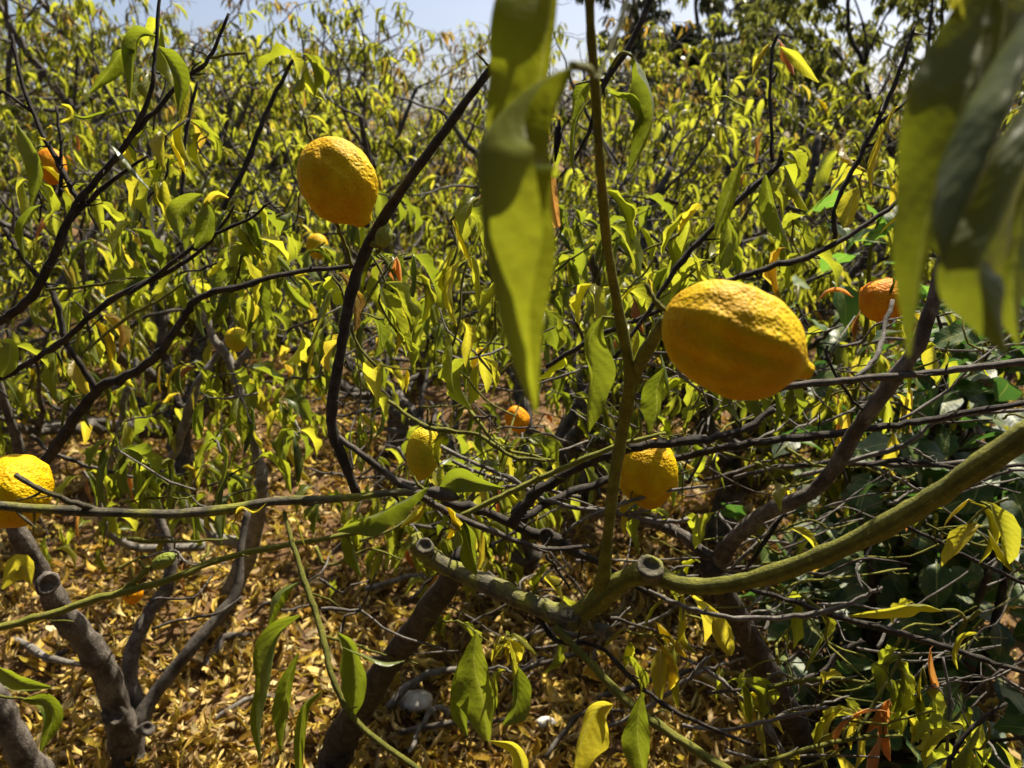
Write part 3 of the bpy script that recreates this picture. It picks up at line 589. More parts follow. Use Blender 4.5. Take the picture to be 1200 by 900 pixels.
# rolled rusty leaf and blackened dead leaf beside the long leaf
A.shaped([(645, 196), (646, 215), (650, 240), (656, 266)], .7, [10, 20, 22, 18], 1.1, 1.1, 1.9, .2, M_RUST); A.shaped([(656, 140), (654, 160), (650, 190)], .72, [3, 16, 4], 1.2, 1.2, 1.6, .2, M_BARKD)
# scatter of leaves on the slanting and central twigs
for x, y, d, n_ in ((530, 400, .92, 5), (440, 420, .95, 5), (520, 330, .95, 4), (560, 420, .98, 4), (420, 400, 1.0, 3), (600, 640, 1.1, 2), (700, 330, 1.0, 4), (460, 390, 1.0, 4)):
    q = P(x, y, d); e = q+np.array((grn.uniform(-.05, .05), .03, .10))
    tw = np.array([np.append(e+(q-e)*f+grn.normal(0, .006, 3), .0016) for f in (0, .35, .7, 1)])
    child('twig', tmesh('twig', tube(spline(tw, 3), 5, grn, .1, .2), M_STEM), A.t, (0, 0, 0))
    for k in range(n_): A.leaf(tw[grn.integers(4), :3], grn.uniform(0, 6.28), grn.uniform(.065, .10))

for k in range(112):     # fine dead twigs that mesh across the middle
    x, y, d = grn.uniform(330 if k < 80 else 60, 960), grn.uniform(390, 800), grn.uniform(1.02, 1.75); a_ = grn.normal(-.25, .5); ln = grn.uniform(50, 150); w_ = grn.uniform(2.5, 6)
    pts = [(x+ln*f*math.cos(a_)+grn.normal(0, 6), y+ln*f*math.sin(a_)+grn.normal(0, 6), d+f*grn.normal(0, .08), w_*(1-.5*f)) for f in (0, .3, .6, 1)]
    A.stem('twig', pts, [M_PALE, M_PALE, M_BARK, M_STEM][grn.integers(4)], 5, 4, .15, .2, spurs=1, leaves=1 if k % 3 == 0 else 0)

# ===== the tree whose limb climbs behind the big near leaves
C_ = Near('lemon_tree', 'lemon tree with the bare dark limb climbing past the big ridged lemon', G(1000, 905))
C_.stem('trunk', [(985, 930, gdepth(930), 46), (940, 860, 1.66, 42), (890, 770, 1.45, 38), (850, 700, 1.28, 34), (832, 662, 1.16, 32)], M_BARKD, 10, 5)
C_.stem('limb', [(836, 668, 1.18, 30), (860, 632, 1.13, 28), (900, 600, 1.09, 26), (950, 578, 1.05, 25), (980, 545, 1.02, 26), (1010, 495, .98, 27), (1045, 448, .95, 27), (1080, 395, .92, 25), (1105, 310, .90, 22), (1130, 200, .88, 18), (1140, 90, .86, 14), (1150, -30, .85, 11)], M_BARK, 12, 6, .07, .06, spurs=4)
C_.stem('limb', [(690, 598, 1.25, 16), (740, 606, 1.22, 18), (790, 622, 1.19, 20), (820, 645, 1.17, 22), (845, 660, 1.17, 22)], M_BARK, 10, 5, .08, .1, spurs=3)
C_.stem('branch', [(880, 462, .93, 9), (930, 452, .93, 11), (1000, 445, .93, 11), (1060, 440, .93, 11), (1120, 433, .93, 11), (1210, 424, .93, 12)], M_BARK, 9, 6, .05, .14, spurs=8)
C_.stem('twig', [(1002, 444, .93, 7), (1022, 425, .94, 8), (1034, 402, .96, 8), (1036, 385, .98, 6), (1046, 352, 1.0, 7)], M_PALE, 7, 5, .08, .15, spurs=3)
C_.stem('twig', [(970, 405, .95, 5), (968, 412, .95, 5), (975, 432, .95, 5), (1000, 470, .96, 5), (1012, 480, .97, 5)], M_BARKD, 6)
C_.stem('branch', [(640, 430, 1.15, 7), (690, 400, 1.12, 8), (760, 370, 1.1, 8), (850, 330, 1.1, 8), (900, 315, 1.1, 9), (970, 290, 1.1, 9), (1040, 245, 1.1, 7), (1080, 215, 1.1, 6)], M_BARKD, 7, 6, .1, .16, spurs=5, leaves=3)
C_.stem('branch', [(720, 420, 1.05, 6), (760, 365, 1.05, 7), (800, 305, 1.05, 9), (860, 240, 1.05, 9), (910, 195, 1.05, 9), (916, 175, 1.05, 5)], M_BARKD, 7, 6, .08, .16, spurs=6, leaves=5)
C_.stem('twig', [(905, 190, 1.05, 6), (902, 120, 1.06, 5), (905, 60, 1.07, 5), (912, 38, 1.07, 3)], M_BARKD, 6, 5, .1, .2, spurs=6, tip=2, L=(.05, .08))
C_.stem('branch', [(978, 280, 1.1, 8), (980, 240, 1.1, 8), (1010, 180, 1.1, 8), (1035, 130, 1.1, 7), (1055, 80, 1.1, 6), (1072, 30, 1.1, 4)], M_BARKD, 7, 6, .1, .2, spurs=9)
C_.stem('twig', [(1030, 145, 1.1, 6), (1060, 120, 1.1, 5), (1080, 100, 1.1, 4)], M_BARKD, 6, spurs=4)
for pth, dd, ww, fo, fr, cu, ro, mt in (
    ([(897, 205), (902, 232), (915, 262), (928, 294)], 1.03, [4, 30, 32, 3], .8, .2, .2, .2, M_LEAF),
    ([(870, 190), (858, 215), (846, 250), (840, 280)], 1.03, [4, 24, 28, 3], .5, .3, .3, .1, M_LEAF),
    ([(915, 55), (930, 66), (945, 80), (960, 96)], 1.05, [3, 18, 18, 3], .5, .3, .2, .3, M_YELLOW),
    ([(850, 250), (856, 280), (850, 300), (845, 318)], 1.03, [3, 26, 24, 3], .2, .3, .2, .1, M_LEAF),
    ([(990, 200), (978, 215), (965, 232), (955, 245)], 1.08, [3, 18, 18, 3], .9, .9, .9, .1, M_LEAF),
    ([(1005, 220), (998, 235), (994, 255), (988, 268)], 1.08, [3, 26, 28, 3], .2, .3, .2, .1, M_YELLOW),
    ([(1054, 124), (1046, 132), (1042, 150), (1050, 162)], 1.08, [3, 14, 14, 3], .9, .6, .7, .1, M_YELLOW),
    ([(1035, 150), (1028, 175), (1024, 200), (1022, 225)], 1.08, [3, 22, 22, 3], .9, .6, .4, .1, M_YELLOW),
    ([(893, 155), (890, 165), (888, 180), (884, 195)], 1.06, [3, 14, 14, 3], .6, .6, .7, .1, M_RUST),
    ([(958, 352), (968, 342), (985, 340), (1000, 348)], 1.15, [3, 20, 22, 3], .9, .6, .7, .1, M_RUST),
    ([(835, 115), (850, 112), (862, 118), (872, 124)], 1.05, [3, 9, 9, 3], 1, 1, 1, .1, M_LEAF),
    ([(1085, 235), (1090, 255), (1075, 268), (1062, 275)], 1.0, [3, 22, 16, 3], .9, .6, .7, .1, M_LEAF)):
    C_.shaped(pth, dd, ww, fo, fr, cu, ro, mt, nu=4, nv=14)
# pale twigs that cross in front of the dark bush
for pts in ([(1010, 545, 1.1, 6), (1060, 540, 1.1, 8), (1120, 548, 1.1, 6), (1210, 545, 1.1, 6)], [(930, 560, 1.15, 6), (1000, 540, 1.15, 8), (1060, 520, 1.12, 8), (1110, 490, 1.1, 6), (1210, 480, 1.1, 5)],
            [(860, 560, 1.2, 7), (930, 545, 1.2, 8), (1000, 543, 1.18, 8), (1080, 545, 1.16, 7), (1150, 540, 1.15, 6)], [(1060, 615, 1.05, 5), (1110, 640, 1.05, 6), (1160, 665, 1.05, 6), (1215, 690, 1.05, 6)],
            [(1086, 614, 1.0, 4), (1120, 632, 1.0, 5), (1160, 640, 1.0, 5), (1215, 642, 1.0, 5)], [(1090, 560, 1.1, 6), (1085, 600, 1.1, 6), (1060, 640, 1.12, 5)],
            [(920, 600, 1.1, 6), (880, 660, 1.12, 6), (850, 700, 1.14, 6)], [(830, 812, 1.1, 5), (900, 805, 1.1, 6), (960, 790, 1.1, 8), (985, 765, 1.1, 9), (1010, 750, 1.1, 5)],
            [(900, 806, 1.08, 7), (960, 795, 1.08, 7), (1020, 800, 1.08, 5)], [(800, 850, 1.0, 6), (850, 855, 1.0, 6), (900, 845, .98, 6), (970, 828, .96, 4)],
            [(860, 905, 1.0, 8), (930, 882, 1.0, 8), (1000, 866, 1.0, 7), (1058, 862, 1.0, 4)], [(1000, 866, 1.0, 5), (1030, 815, 1.02, 6), (1050, 780, 1.04, 5), (1070, 740, 1.05, 4)],
            [(1110, 905, .9, 6), (1125, 870, .9, 7), (1155, 840, .9, 7), (1180, 824, .9, 5)], [(1110, 880, .98, 5), (1112, 820, .98, 5), (1105, 770, .99, 4)],
            [(690, 860, 1.1, 6), (740, 840, 1.08, 7), (800, 800, 1.06, 7), (830, 770, 1.06, 5)], [(760, 760, 1.1, 5), (820, 780, 1.1, 6), (880, 830, 1.1, 7), (910, 870, 1.08, 8), (930, 905, 1.08, 8)]):
    k_ = grn.integers(4); C_.stem('twig', pts, [M_PALE, M_BARKD, M_BARK, M_STEM][k_], 6, 5, .12, .2, spurs=7)
for x, y, d, n_, me in ((1120, 870, .92, 10, None), (1080, 800, 1.0, 9, None), (1040, 830, 1.05, 8, LEAF_ME_Y), (870, 790, 1.1, 6, None), (900, 830, 1.08, 5, LEAF_ME_Y), (1150, 850, .9, 6, None), (1050, 780, 1.05, 7, None), (1170, 580, .95, 5, LEAF_ME_Y),
                    (1020, 440, 1.2, 6, None), (1120, 400, 1.1, 5, None), (1060, 470, 1.2, 4, LEAF_ME_Y), (1090, 830, .95, 5, LEAF_ME_R), (1000, 880, 1.0, 5, LEAF_ME_Y), (860, 420, 1.2, 4, None), (1000, 170, 1.15, 4, None), (840, 300, 1.15, 6, None), (740, 730, 1.0, 8, LEAF_ME_Y), (790, 700, 1.0, 5, LEAF_ME_Y), (770, 300, 1.1, 6, None), (800, 250, 1.1, 5, None), (930, 270, 1.2, 5, None), (1050, 200, 1.15, 5, LEAF_ME_Y)):
    q = P(x, y, d); e = q+np.array((grn.uniform(-.08, .08), .04, -.08))
    tw = np.array([np.append(e+(q-e)*f+grn.normal(0, .008, 3), .0017) for f in (0, .35, .7, 1)])
    C_.t and child('twig', tmesh('twig', tube(spline(tw, 3), 5, grn, .1, .2), M_STEMY), C_.t, (0, 0, 0))
    for k in range(n_): C_.leaf(tw[grn.integers(1, 4), :3]+grn.normal(0, .012, 3), grn.uniform(0, 6.28), grn.uniform(.06, .10), me)

for k in range(84):     # wiry twigs before the dark bush
    x, y, d = grn.uniform(820, 1180), grn.uniform(400, 880), grn.uniform(1.0, 1.4); a_ = grn.normal(-.2, .55); ln = grn.uniform(60, 170); w_ = grn.uniform(2.5, 6)
    pts = [(x+ln*f*math.cos(a_)+grn.normal(0, 7), y+ln*f*math.sin(a_)+grn.normal(0, 7), d+f*grn.normal(0, .08), w_*(1-.5*f)) for f in (0, .3, .6, 1)]
    C_.stem('twig', pts, [M_PALE, M_PALE, M_BARK, M_STEMY][grn.integers(4)], 5, 4, .15, .2, spurs=1, leaves=1 if k % 4 == 0 else 0, L=(.05, .08))

# the very near leaves that hang in front of it
C_.k = 1.35
C_.stem('branch', [(1300, -60, .20, 20), (1235, -40, .205, 18), (1175, -30, .21, 16), (1120, -36, .21, 12)], M_STEM, 10)
C_.shaped([(1168, -40), (1152, 40), (1132, 115), (1108, 190), (1086, 260), (1074, 340), (1066, 418)], [.215, .21, .205, .203, .202, .203, .205], [(10, 14), (40, 96), (56, 132), (60, 108), (50, 70), (36, 44), (4, 6)], .5, .25, .3, [-.1, -.1, 0, .2, .4, .6, .7], M_HERO2, nu=8, nv=34)
C_.shaped([(1180, -30), (1178, 20), (1168, 70), (1154, 118), (1142, 168)], [.235, .23, .225, .222, .222], [10, 70, 84, 56, 4], .6, .3, .2, .2, M_HERO2, nu=6, nv=24)
C_.shaped([(1240, -30), (1208, 50), (1180, 125), (1150, 200), (1124, 262), (1106, 312)], [.19, .185, .18, .178, .178, .18], [20, 120, 150, 130, 80, 6], .75, .9, .9, [2.9, 2.9, 2.8, 2.8, 2.7, 2.7], M_HERO2, nu=8, nv=34)
C_.shaped([(1235, 110), (1200, 190), (1168, 262), (1146, 310), (1160, 360), (1180, 414)], [.20, .195, .192, .19, .19, .192], [(20, 20), (60, 110), (80, 130), (90, 110), (70, 80), (6, 8)], .5, .4, .4, [2.4, 2.4, 2.5, 2.6, 2.6, 2.5], M_HERO2, nu=8, nv=34)
C_.shaped([(1250, 60), (1212, 180), (1196, 260), (1186, 340), (1194, 404)], [.215, .21, .208, .207, .21], [20, 110, 110, 70, 5], .6, .7, .4, 2.9, M_HERO2, nu=6, nv=30)
C_.shaped([(1120, 130), (1104, 190), (1098, 250), (1104, 300)], [.225, .222, .22, .22], [10, 60, 60, 6], .3, .3, .3, .3, M_HERO2, nu=6, nv=24)
C_.shaped([(1136, -36), (1132, -12), (1126, 8), (1128, 26)], .21, [8, 26, 24, 4], .3, .3, .2, .1, M_YELLOW)

C_.k = 1.
# ===== the grey tree with sawn knobs at the picture edge
B = Near('lemon_tree', 'grey-barked lemon tree with sawn knobs and dark knotted twigs spreading over the picture edge', G(152, 905))
B.stem('trunk', [(160, 935, gdepth(935), 48), (150, 890, 1.74, 45), (140, 840, 1.68, 42), (124, 790, 1.62, 38), (100, 750, 1.57, 40), (72, 716, 1.52, 36), (52, 680, 1.48, 30), (30, 640, 1.43, 28), (12, 605, 1.40, 24)], M_BARK, 14, 6, .05)
B.stub(56, 684, 1.44, 34, (9, 9, -.05), M_BARK); B.stub(134, 838, 1.63, 32, (-3, 4, -.06), M_CUT); B.stub(172, 854, 1.66, 22, (10, -3, -.02), M_BARK)
B.stem('limb', [(156, 890, 1.74, 30), (160, 830, 1.74, 26), (152, 780, 1.74, 24), (168, 730, 1.75, 24), (194, 690, 1.77, 22), (200, 650, 1.78, 18), (184, 600, 1.78, 15), (178, 560, 1.78, 14)], M_BARK, 10, 6, .07, .08)
B.stem('limb', [(160, 850, 1.72, 30), (184, 810, 1.74, 24), (220, 765, 1.76, 22), (258, 720, 1.80, 20), (278, 690, 1.82, 16), (282, 640, 1.84, 13), (290, 600, 1.86, 11)], M_BARK, 10, 6, .07, .08)
B.stem('limb', [(-10, 800, 1.6, 30), (10, 850, 1.62, 44), (30, 890, 1.66, 48), (60, 930, gdepth(930), 52)], M_BARK, 10, 5)
B.stem('limb', [(14, 612, 1.40, 24), (30, 570, 1.37, 22), (22, 525, 1.34, 18), (8, 480, 1.30, 14), (-12, 420, 1.26, 12)], M_BARK, 10, 5, .07, .08)
B.stem('branch', [(30, 580, 1.37, 16), (50, 545, 1.33, 16), (82, 500, 1.28, 16), (115, 455, 1.24, 16), (150, 440, 1.22, 14), (185, 415, 1.20, 13), (212, 378, 1.18, 12), (235, 348, 1.17, 11), (285, 335, 1.17, 9), (350, 318, 1.18, 8), (420, 312, 1.2, 7), (500, 298, 1.22, 5)], M_BARKD, 9, 6, .07, .12, spurs=8)
B.stem('branch', [(112, 455, 1.24, 10), (92, 425, 1.22, 9), (76, 395, 1.21, 9), (66, 355, 1.20, 9), (52, 330, 1.2, 8), (25, 300, 1.2, 8), (5, 268, 1.2, 7)], M_BARKD, 8, 6, .08, .12, spurs=5)
B.stem('branch', [(-15, 450, 1.15, 9), (30, 428, 1.14, 9), (76, 398, 1.12, 9), (130, 352, 1.10, 9), (190, 322, 1.09, 8), (230, 298, 1.08, 6), (262, 262, 1.08, 5), (275, 240, 1.08, 3)], M_BARKD, 8, 6, .08, .12, spurs=8)
B.stem('branch', [(-20, 390, 1.05, 15), (30, 355, 1.03, 14), (60, 305, 1.01, 13), (84, 250, 1.0, 12), (118, 205, .99, 10), (150, 165, .98, 9), (176, 110, .97, 7), (182, 60, .97, 6), (188, -20, .97, 5)], M_BARKD, 9, 6, .06, .14, spurs=9, tip=2)
B.stem('branch', [(92, 236, 1.0, 9), (70, 195, 1.0, 8), (44, 145, 1.0, 7), (24, 90, 1.0, 6), (14, 40, 1.0, 5)], M_BARKD, 8, 6, .07, .15, spurs=8)
B.stem('branch', [(146, 168, .98, 8), (180, 132, .98, 8), (214, 95, .98, 7), (245, 68, .98, 6), (268, 16, .98, 4)], M_BARKD, 8, 6, .07, .15, spurs=6)
B.stem('twig', [(245, 68, .98, 5), (262, 65, .98, 5), (288, 62, .98, 5)], M_STEMY, 6)
B.stem('branch', [(72, 270, 1.0, 8), (100, 240, 1.0, 8), (140, 205, 1.0, 6), (174, 182, 1.0, 3)], M_BARKD, 7, 5, .08, .15, spurs=6)
B.stem('twig', [(70, 230, 1.0, 6), (72, 180, 1.0, 5), (66, 125, 1.0, 4)], M_BARKD, 6, spurs=5)
B.stem('twig', [(38, 132, 1.0, 5), (12, 112, .99, 5), (-10, 100, .99, 5)], M_BARKD, 6, spurs=3)
B.stem('branch', [(150, 345, 1.09, 6), (200, 310, 1.08, 7), (240, 280, 1.07, 6), (290, 258, 1.06, 5), (314, 238, 1.06, 4)], M_BARKD, 7, 5, .08, .15, spurs=7)
B.stem('twig', [(54, 340, 1.15, 5), (110, 335, 1.14, 5), (160, 325, 1.12, 4)], M_STEM, 6, spurs=3)
B.stem('twig', [(95, 415, 1.3, 4), (150, 372, 1.28, 6), (190, 350, 1.27, 5), (214, 332, 1.27, 4)], M_STEMY, 6, spurs=2)
B.stem('twig', [(36, 510, 1.33, 7), (60, 530, 1.34, 6), (110, 548, 1.36, 6), (160, 560, 1.4, 5)], M_BARK, 6, spurs=4)
B.stem('branch', [(262, 245, 1.5, 8), (285, 200, 1.5, 9), (305, 150, 1.5, 8), (335, 85, 1.5, 6), (350, 62, 1.5, 5)], M_BARKD, 7, 5, .08, .15, tip=0)
B.stem('branch', [(214, 232, 1.4, 6), (215, 190, 1.4, 6), (220, 140, 1.4, 6), (232, 95, 1.4, 4)], M_BARKD, 7, 5, .08, .15, spurs=3, leaves=2)
for k in range(6): B.leaf(P(350+grn.normal(0, 6), 66+grn.normal(0, 5), 1.5), [3.3, .2, -1.2, 1.0, -.2, 2.6][k], grn.uniform(.085, .11), LIME_ME, .25)
for pth, dd, ww, fo, fr, cu, ro, mt in (
    ([(182, 42), (166, 40), (156, 60), (152, 116)], .95, [3, 22, 26, 4], .3, .5, .3, .3, M_LEAF),
    ([(160, 60), (142, 62), (126, 84), (104, 110)], .95, [4, 28, 30, 3], .7, .3, .4, -.2, M_LEAF),
    ([(186, 55), (200, 74), (212, 100), (210, 130)], .95, [4, 34, 38, 4], .3, .8, .4, .2, M_LEAF),
    ([(134, 130), (118, 134), (100, 138), (84, 134)], .96, [3, 12, 12, 2], 1.1, 1.1, 1.0, .2, M_LEAF),
    ([(20, 146), (34, 165), (46, 200), (36, 242)], .97, [3, 26, 30, 3], .6, .2, .3, .3, M_LEAF),
    ([(118, 162), (140, 178), (158, 200), (176, 222)], .96, [4, 18, 16, 3], 1.0, .6, .8, .3, M_LEAF),
    ([(236, 228), (220, 236), (208, 252), (212, 280)], 1.02, [3, 26, 30, 4], .3, .3, .2, .3, M_LEAF),
    ([(240, 232), (246, 250), (240, 272), (228, 290)], 1.02, [3, 26, 30, 4], .2, .5, .2, .3, M_LEAF),
    ([(268, 232), (255, 228), (246, 236), (240, 246)], 1.02, [3, 14, 14, 4], .6, .5, .2, .3, M_YELLOW),
    ([(55, 150), (62, 150), (58, 164), (46, 162)], .98, [3, 12, 12, 4], .8, .8, .8, .3, M_YELLOW),
    ([(72, 122), (82, 128), (82, 138), (72, 144)], .98, [3, 12, 12, 4], .6, .5, .2, .3, M_YELLOW),
    ([(48, 240), (36, 248), (26, 270), (30, 305)], 1.0, [3, 24, 26, 4], .7, .6, .6, .3, M_LEAF),
    ([(2, 400), (12, 405), (10, 425), (2, 442)], .9, [3, 24, 26, 4], .3, .3, .2, .3, M_LEAF),
    ([(28, 820), (52, 822), (62, 840), (48, 880)], 1.0, [4, 26, 30, 4], .3, .5, .3, .3, M_LEAF),
    ([(-5, 780), (10, 790), (30, 802), (60, 806)], 1.0, [6, 26, 24, 4], .3, .5, .3, .3, M_LEAF),
    ([(2, 690), (16, 668), (28, 664), (36, 684)], 1.3, [4, 30, 34, 4], .3, .3, .3, .3, M_YELLOW)):
    B.shaped(pth, dd, ww, fo, fr, cu, ro, mt, nu=4, nv=14)
B.stem('twig', [(-15, 815, 1.0, 5), (20, 818, 1.0, 4), (40, 822, 1.0, 3)], M_STEM, 6)
for x, y, d, n_, me in ((70, 430, 1.3, 5, None), (100, 440, 1.3, 4, LEAF_ME_Y), (130, 420, 1.35, 4, None), (10, 460, 1.2, 4, None), (190, 150, 1.2, 5, None), (160, 260, 1.25, 5, None), (40, 260, 1.2, 4, None), (300, 350, 1.5, 6, None), (180, 200, 1.2, 4, LEAF_ME_Y), (290, 290, 1.3, 5, None),
                    (240, 190, 1.5, 5, None), (110, 280, 1.3, 5, None), (330, 270, 1.5, 4, None), (60, 640, 1.6, 4, None), (120, 640, 1.9, 5, None)):
    q = P(x, y, d); e = q+np.array((grn.uniform(-.08, .08), .04, .09))
    tw = np.array([np.append(e+(q-e)*f+grn.normal(0, .008, 3), .0016) for f in (0, .35, .7, 1)])
    child('twig', tmesh('twig', tube(spline(tw, 3), 5, grn, .1, .2), M_BARKD), B.t, (0, 0, 0))
    for k in range(n_): B.leaf(tw[grn.integers(0, 4), :3], grn.uniform(0, 6.28), grn.uniform(.07, .105), me)

# ===== pale forked tree a step behind
D = Near('lemon_tree', 'bare-limbed lemon tree with sunlit pale forks between the grey trunk and the dark trunk', G(270, 690))
D.stem('trunk', [(268, 700, gdepth(700), 30), (286, 660, 2.3, 28), (300, 615, 2.2, 26), (306, 565, 2.1, 20)], M_PALE, 10, 5)
D.stem('limb', [(306, 568, 2.1, 20), (300, 520, 2.08, 17), (282, 462, 2.05, 16), (272, 430, 2.04, 15), (250, 392, 2.03, 13), (232, 355, 2.02, 12), (216, 310, 2.0, 10), (222, 270, 2.0, 8)], M_PALE, 9, 5, .1, .12, spurs=3)
D.stem('limb', [(276, 432, 2.04, 13), (292, 410, 2.05, 13), (312, 390, 2.06, 11), (330, 350, 2.08, 8), (345, 300, 2.1, 6)], M_PALE, 9, 5, .1, .12, leaves=4)
D.stem('limb', [(290, 640, 2.25, 20), (240, 620, 2.2, 17), (200, 560, 2.15, 16), (212, 505, 2.1, 15), (232, 450, 2.05, 13), (255, 415, 2.05, 10), (290, 360, 2.05, 8)], M_PALE, 9, 5, .1, .12, leaves=4)
D.stem('limb', [(240, 640, 2.3, 16), (150, 640, 2.2, 14), (115, 590, 2.1, 12), (135, 530, 2.05, 12), (146, 470, 2.0, 9), (160, 420, 2.0, 7)], M_PALE, 9, 5, .1, .12, leaves=4)
for x, y, d, n_ in ((300, 460, 2.1, 5), (250, 330, 2.0, 6), (330, 420, 2.2, 6), (350, 480, 2.2, 5), (180, 480, 2.1, 5), (220, 560, 2.2, 6), (150, 560, 2.0, 5), (340, 360, 2.2, 6), (270, 520, 2.3, 5), (370, 420, 2.3, 6), (310, 300, 2.1, 6), (110, 620, 2.2, 5), (200, 440, 2.1, 4), (240, 600, 2.3, 4)):
    q = P(x, y, d)
    for k in range(n_*2): D.leaf(q+grn.normal(0, .06, 3)*(1, 1, .6), grn.uniform(0, 6.28), grn.uniform(.075, .11))

# sprigs of limp leaves on the inner twigs of the near trees
for k in range(112):
    x, y, d = grn.uniform(90, 860), 235+345*grn.random(), grn.uniform(1.15, 2.0)
    tr = B if x < 260 else D if x < 400 and d > 1.5 else A if x < 690 else C_
    q = P(x, y, d); a_ = grn.uniform(0, 6.28); e = q+np.array((math.cos(a_)*.10, math.sin(a_)*.06, grn.uniform(-.10, .04)))
    tw = np.array([np.append(e+(q-e)*f+grn.normal(0, .006, 3), .0022-.0008*f) for f in (0, .3, .65, 1)])
    child('twig', tmesh('twig', tube(spline(tw, 3), 5, grn, .1, .2), [M_BARKD, M_STEM, M_PALE][k % 3]), tr.t, (0, 0, 0))
    for l in range(grn.integers(3, 7)):
        f = grn.uniform(.2, 1)*3; i0 = min(2, int(f)); p_ = tw[i0, :3]+(tw[i0+1, :3]-tw[i0, :3])*(f-i0)
        tr.leaf(p_, grn.uniform(0, 6.28), grn.uniform(.065, .115), None if grn.random() < .25 else LIMP_ME, .22)

# ------------------------------------------------------------------ dark broad-leaved bush
BR = [leaf_variant(700+k, 'broad', 3, 8) for k in range(8)]; BR_ME = mesh_set(BR, M_BROAD); SAP_ME = mesh_set(BR, M_SAP)
bush = thing('broadleaf_bush', 'dense dark green broad-leaved bush behind the pale crossing twigs', 'bush', tuple(P(1060, 640, 1.9)*(1, 1, 0)))
gb = np.random.default_rng(31); seats = []; bp0 = P(1060, 640, 1.9); bp0[2] = 0
for k in range(22):
    tgt = P(gb.uniform(840, 1290), gb.uniform(330, 900), gb.uniform(1.45, 2.6)); tgt[2] = max(tgt[2], .12)
    q0 = bp0+gb.normal(0, .12, 3)*(1, 1, 0); mid_ = (q0+tgt)/2+gb.normal(0, .08, 3)+np.array((0, 0, .1)); q0[2] = 0
    C = spline(np.array([np.append(q0, .011), np.append(mid_, .007), np.append(tgt, .003)]), 6)
    child('stem', tmesh('stem', tube(C, 6, gb, .08, .1), M_BARKD), bush, (0, 0, 0))
    for l in range(40):
        i = gb.integers(4, len(C)); seats.append((C[i, :3]+gb.normal(0, .09, 3), gb.uniform(0, 6.28), gb.uniform(.07, .12)))
pr = [proj(s[0]) for s in seats]; rk = sorted(range(len(seats)), key=lambda k: pr[k][2] if 780 < pr[k][0] < 1190 and 180 < pr[k][1] < 890 else 99)
for k in rk[:290]:
    p_, yaw, L = seats[k]; child('leaf', BR_ME[gb.integers(8)], bush, p_, (gb.normal(0, .4), gb.normal(0, .4), yaw), L)
child('crown', scatter(BR, [(int(gb.integers(8)), seats[k][0], rot_zt(gb, .4, seats[k][1]), seats[k][2]) for k in rk[290:]]).mesh('crown', M_BROAD), bush, (0, 0, 0), kind='stuff')
# sunlit shoot of the same kind climbing beside the near leaves
vine = thing('broadleaf_sapling', 'sunlit bright green sapling with round leaves between the bare twig and the near leaves', 'sapling', tuple(P(1010, 330, 2.3)*(1, 1, 0)))
s0 = P(1010, 330, 2.3)*(1, 1, 0); C = spline(np.array([np.append(s0, .008), np.append(P(1010, 420, 1.9), .006), np.append(P(1020, 300, 1.62), .004), np.append(P(1040, 225, 1.55), .002)]), 6)
child('stem', tmesh('stem', tube(C, 6, gb, .05, .1), M_STEM), vine, (0, 0, 0))
for x, y in ((960, 262), (945, 250), (1010, 235), (1040, 230), (1062, 235), (1030, 268), (990, 285), (1055, 262), (930, 268), (1005, 300), (1040, 310), (975, 330), (1060, 330)):
    child('leaf', SAP_ME[gb.integers(8)], vine, P(x, y, 1.55), (gb.normal(0, .3), gb.normal(0, .3)+.2, gb.uniform(0, 6.28)), gb.uniform(.075, .11))

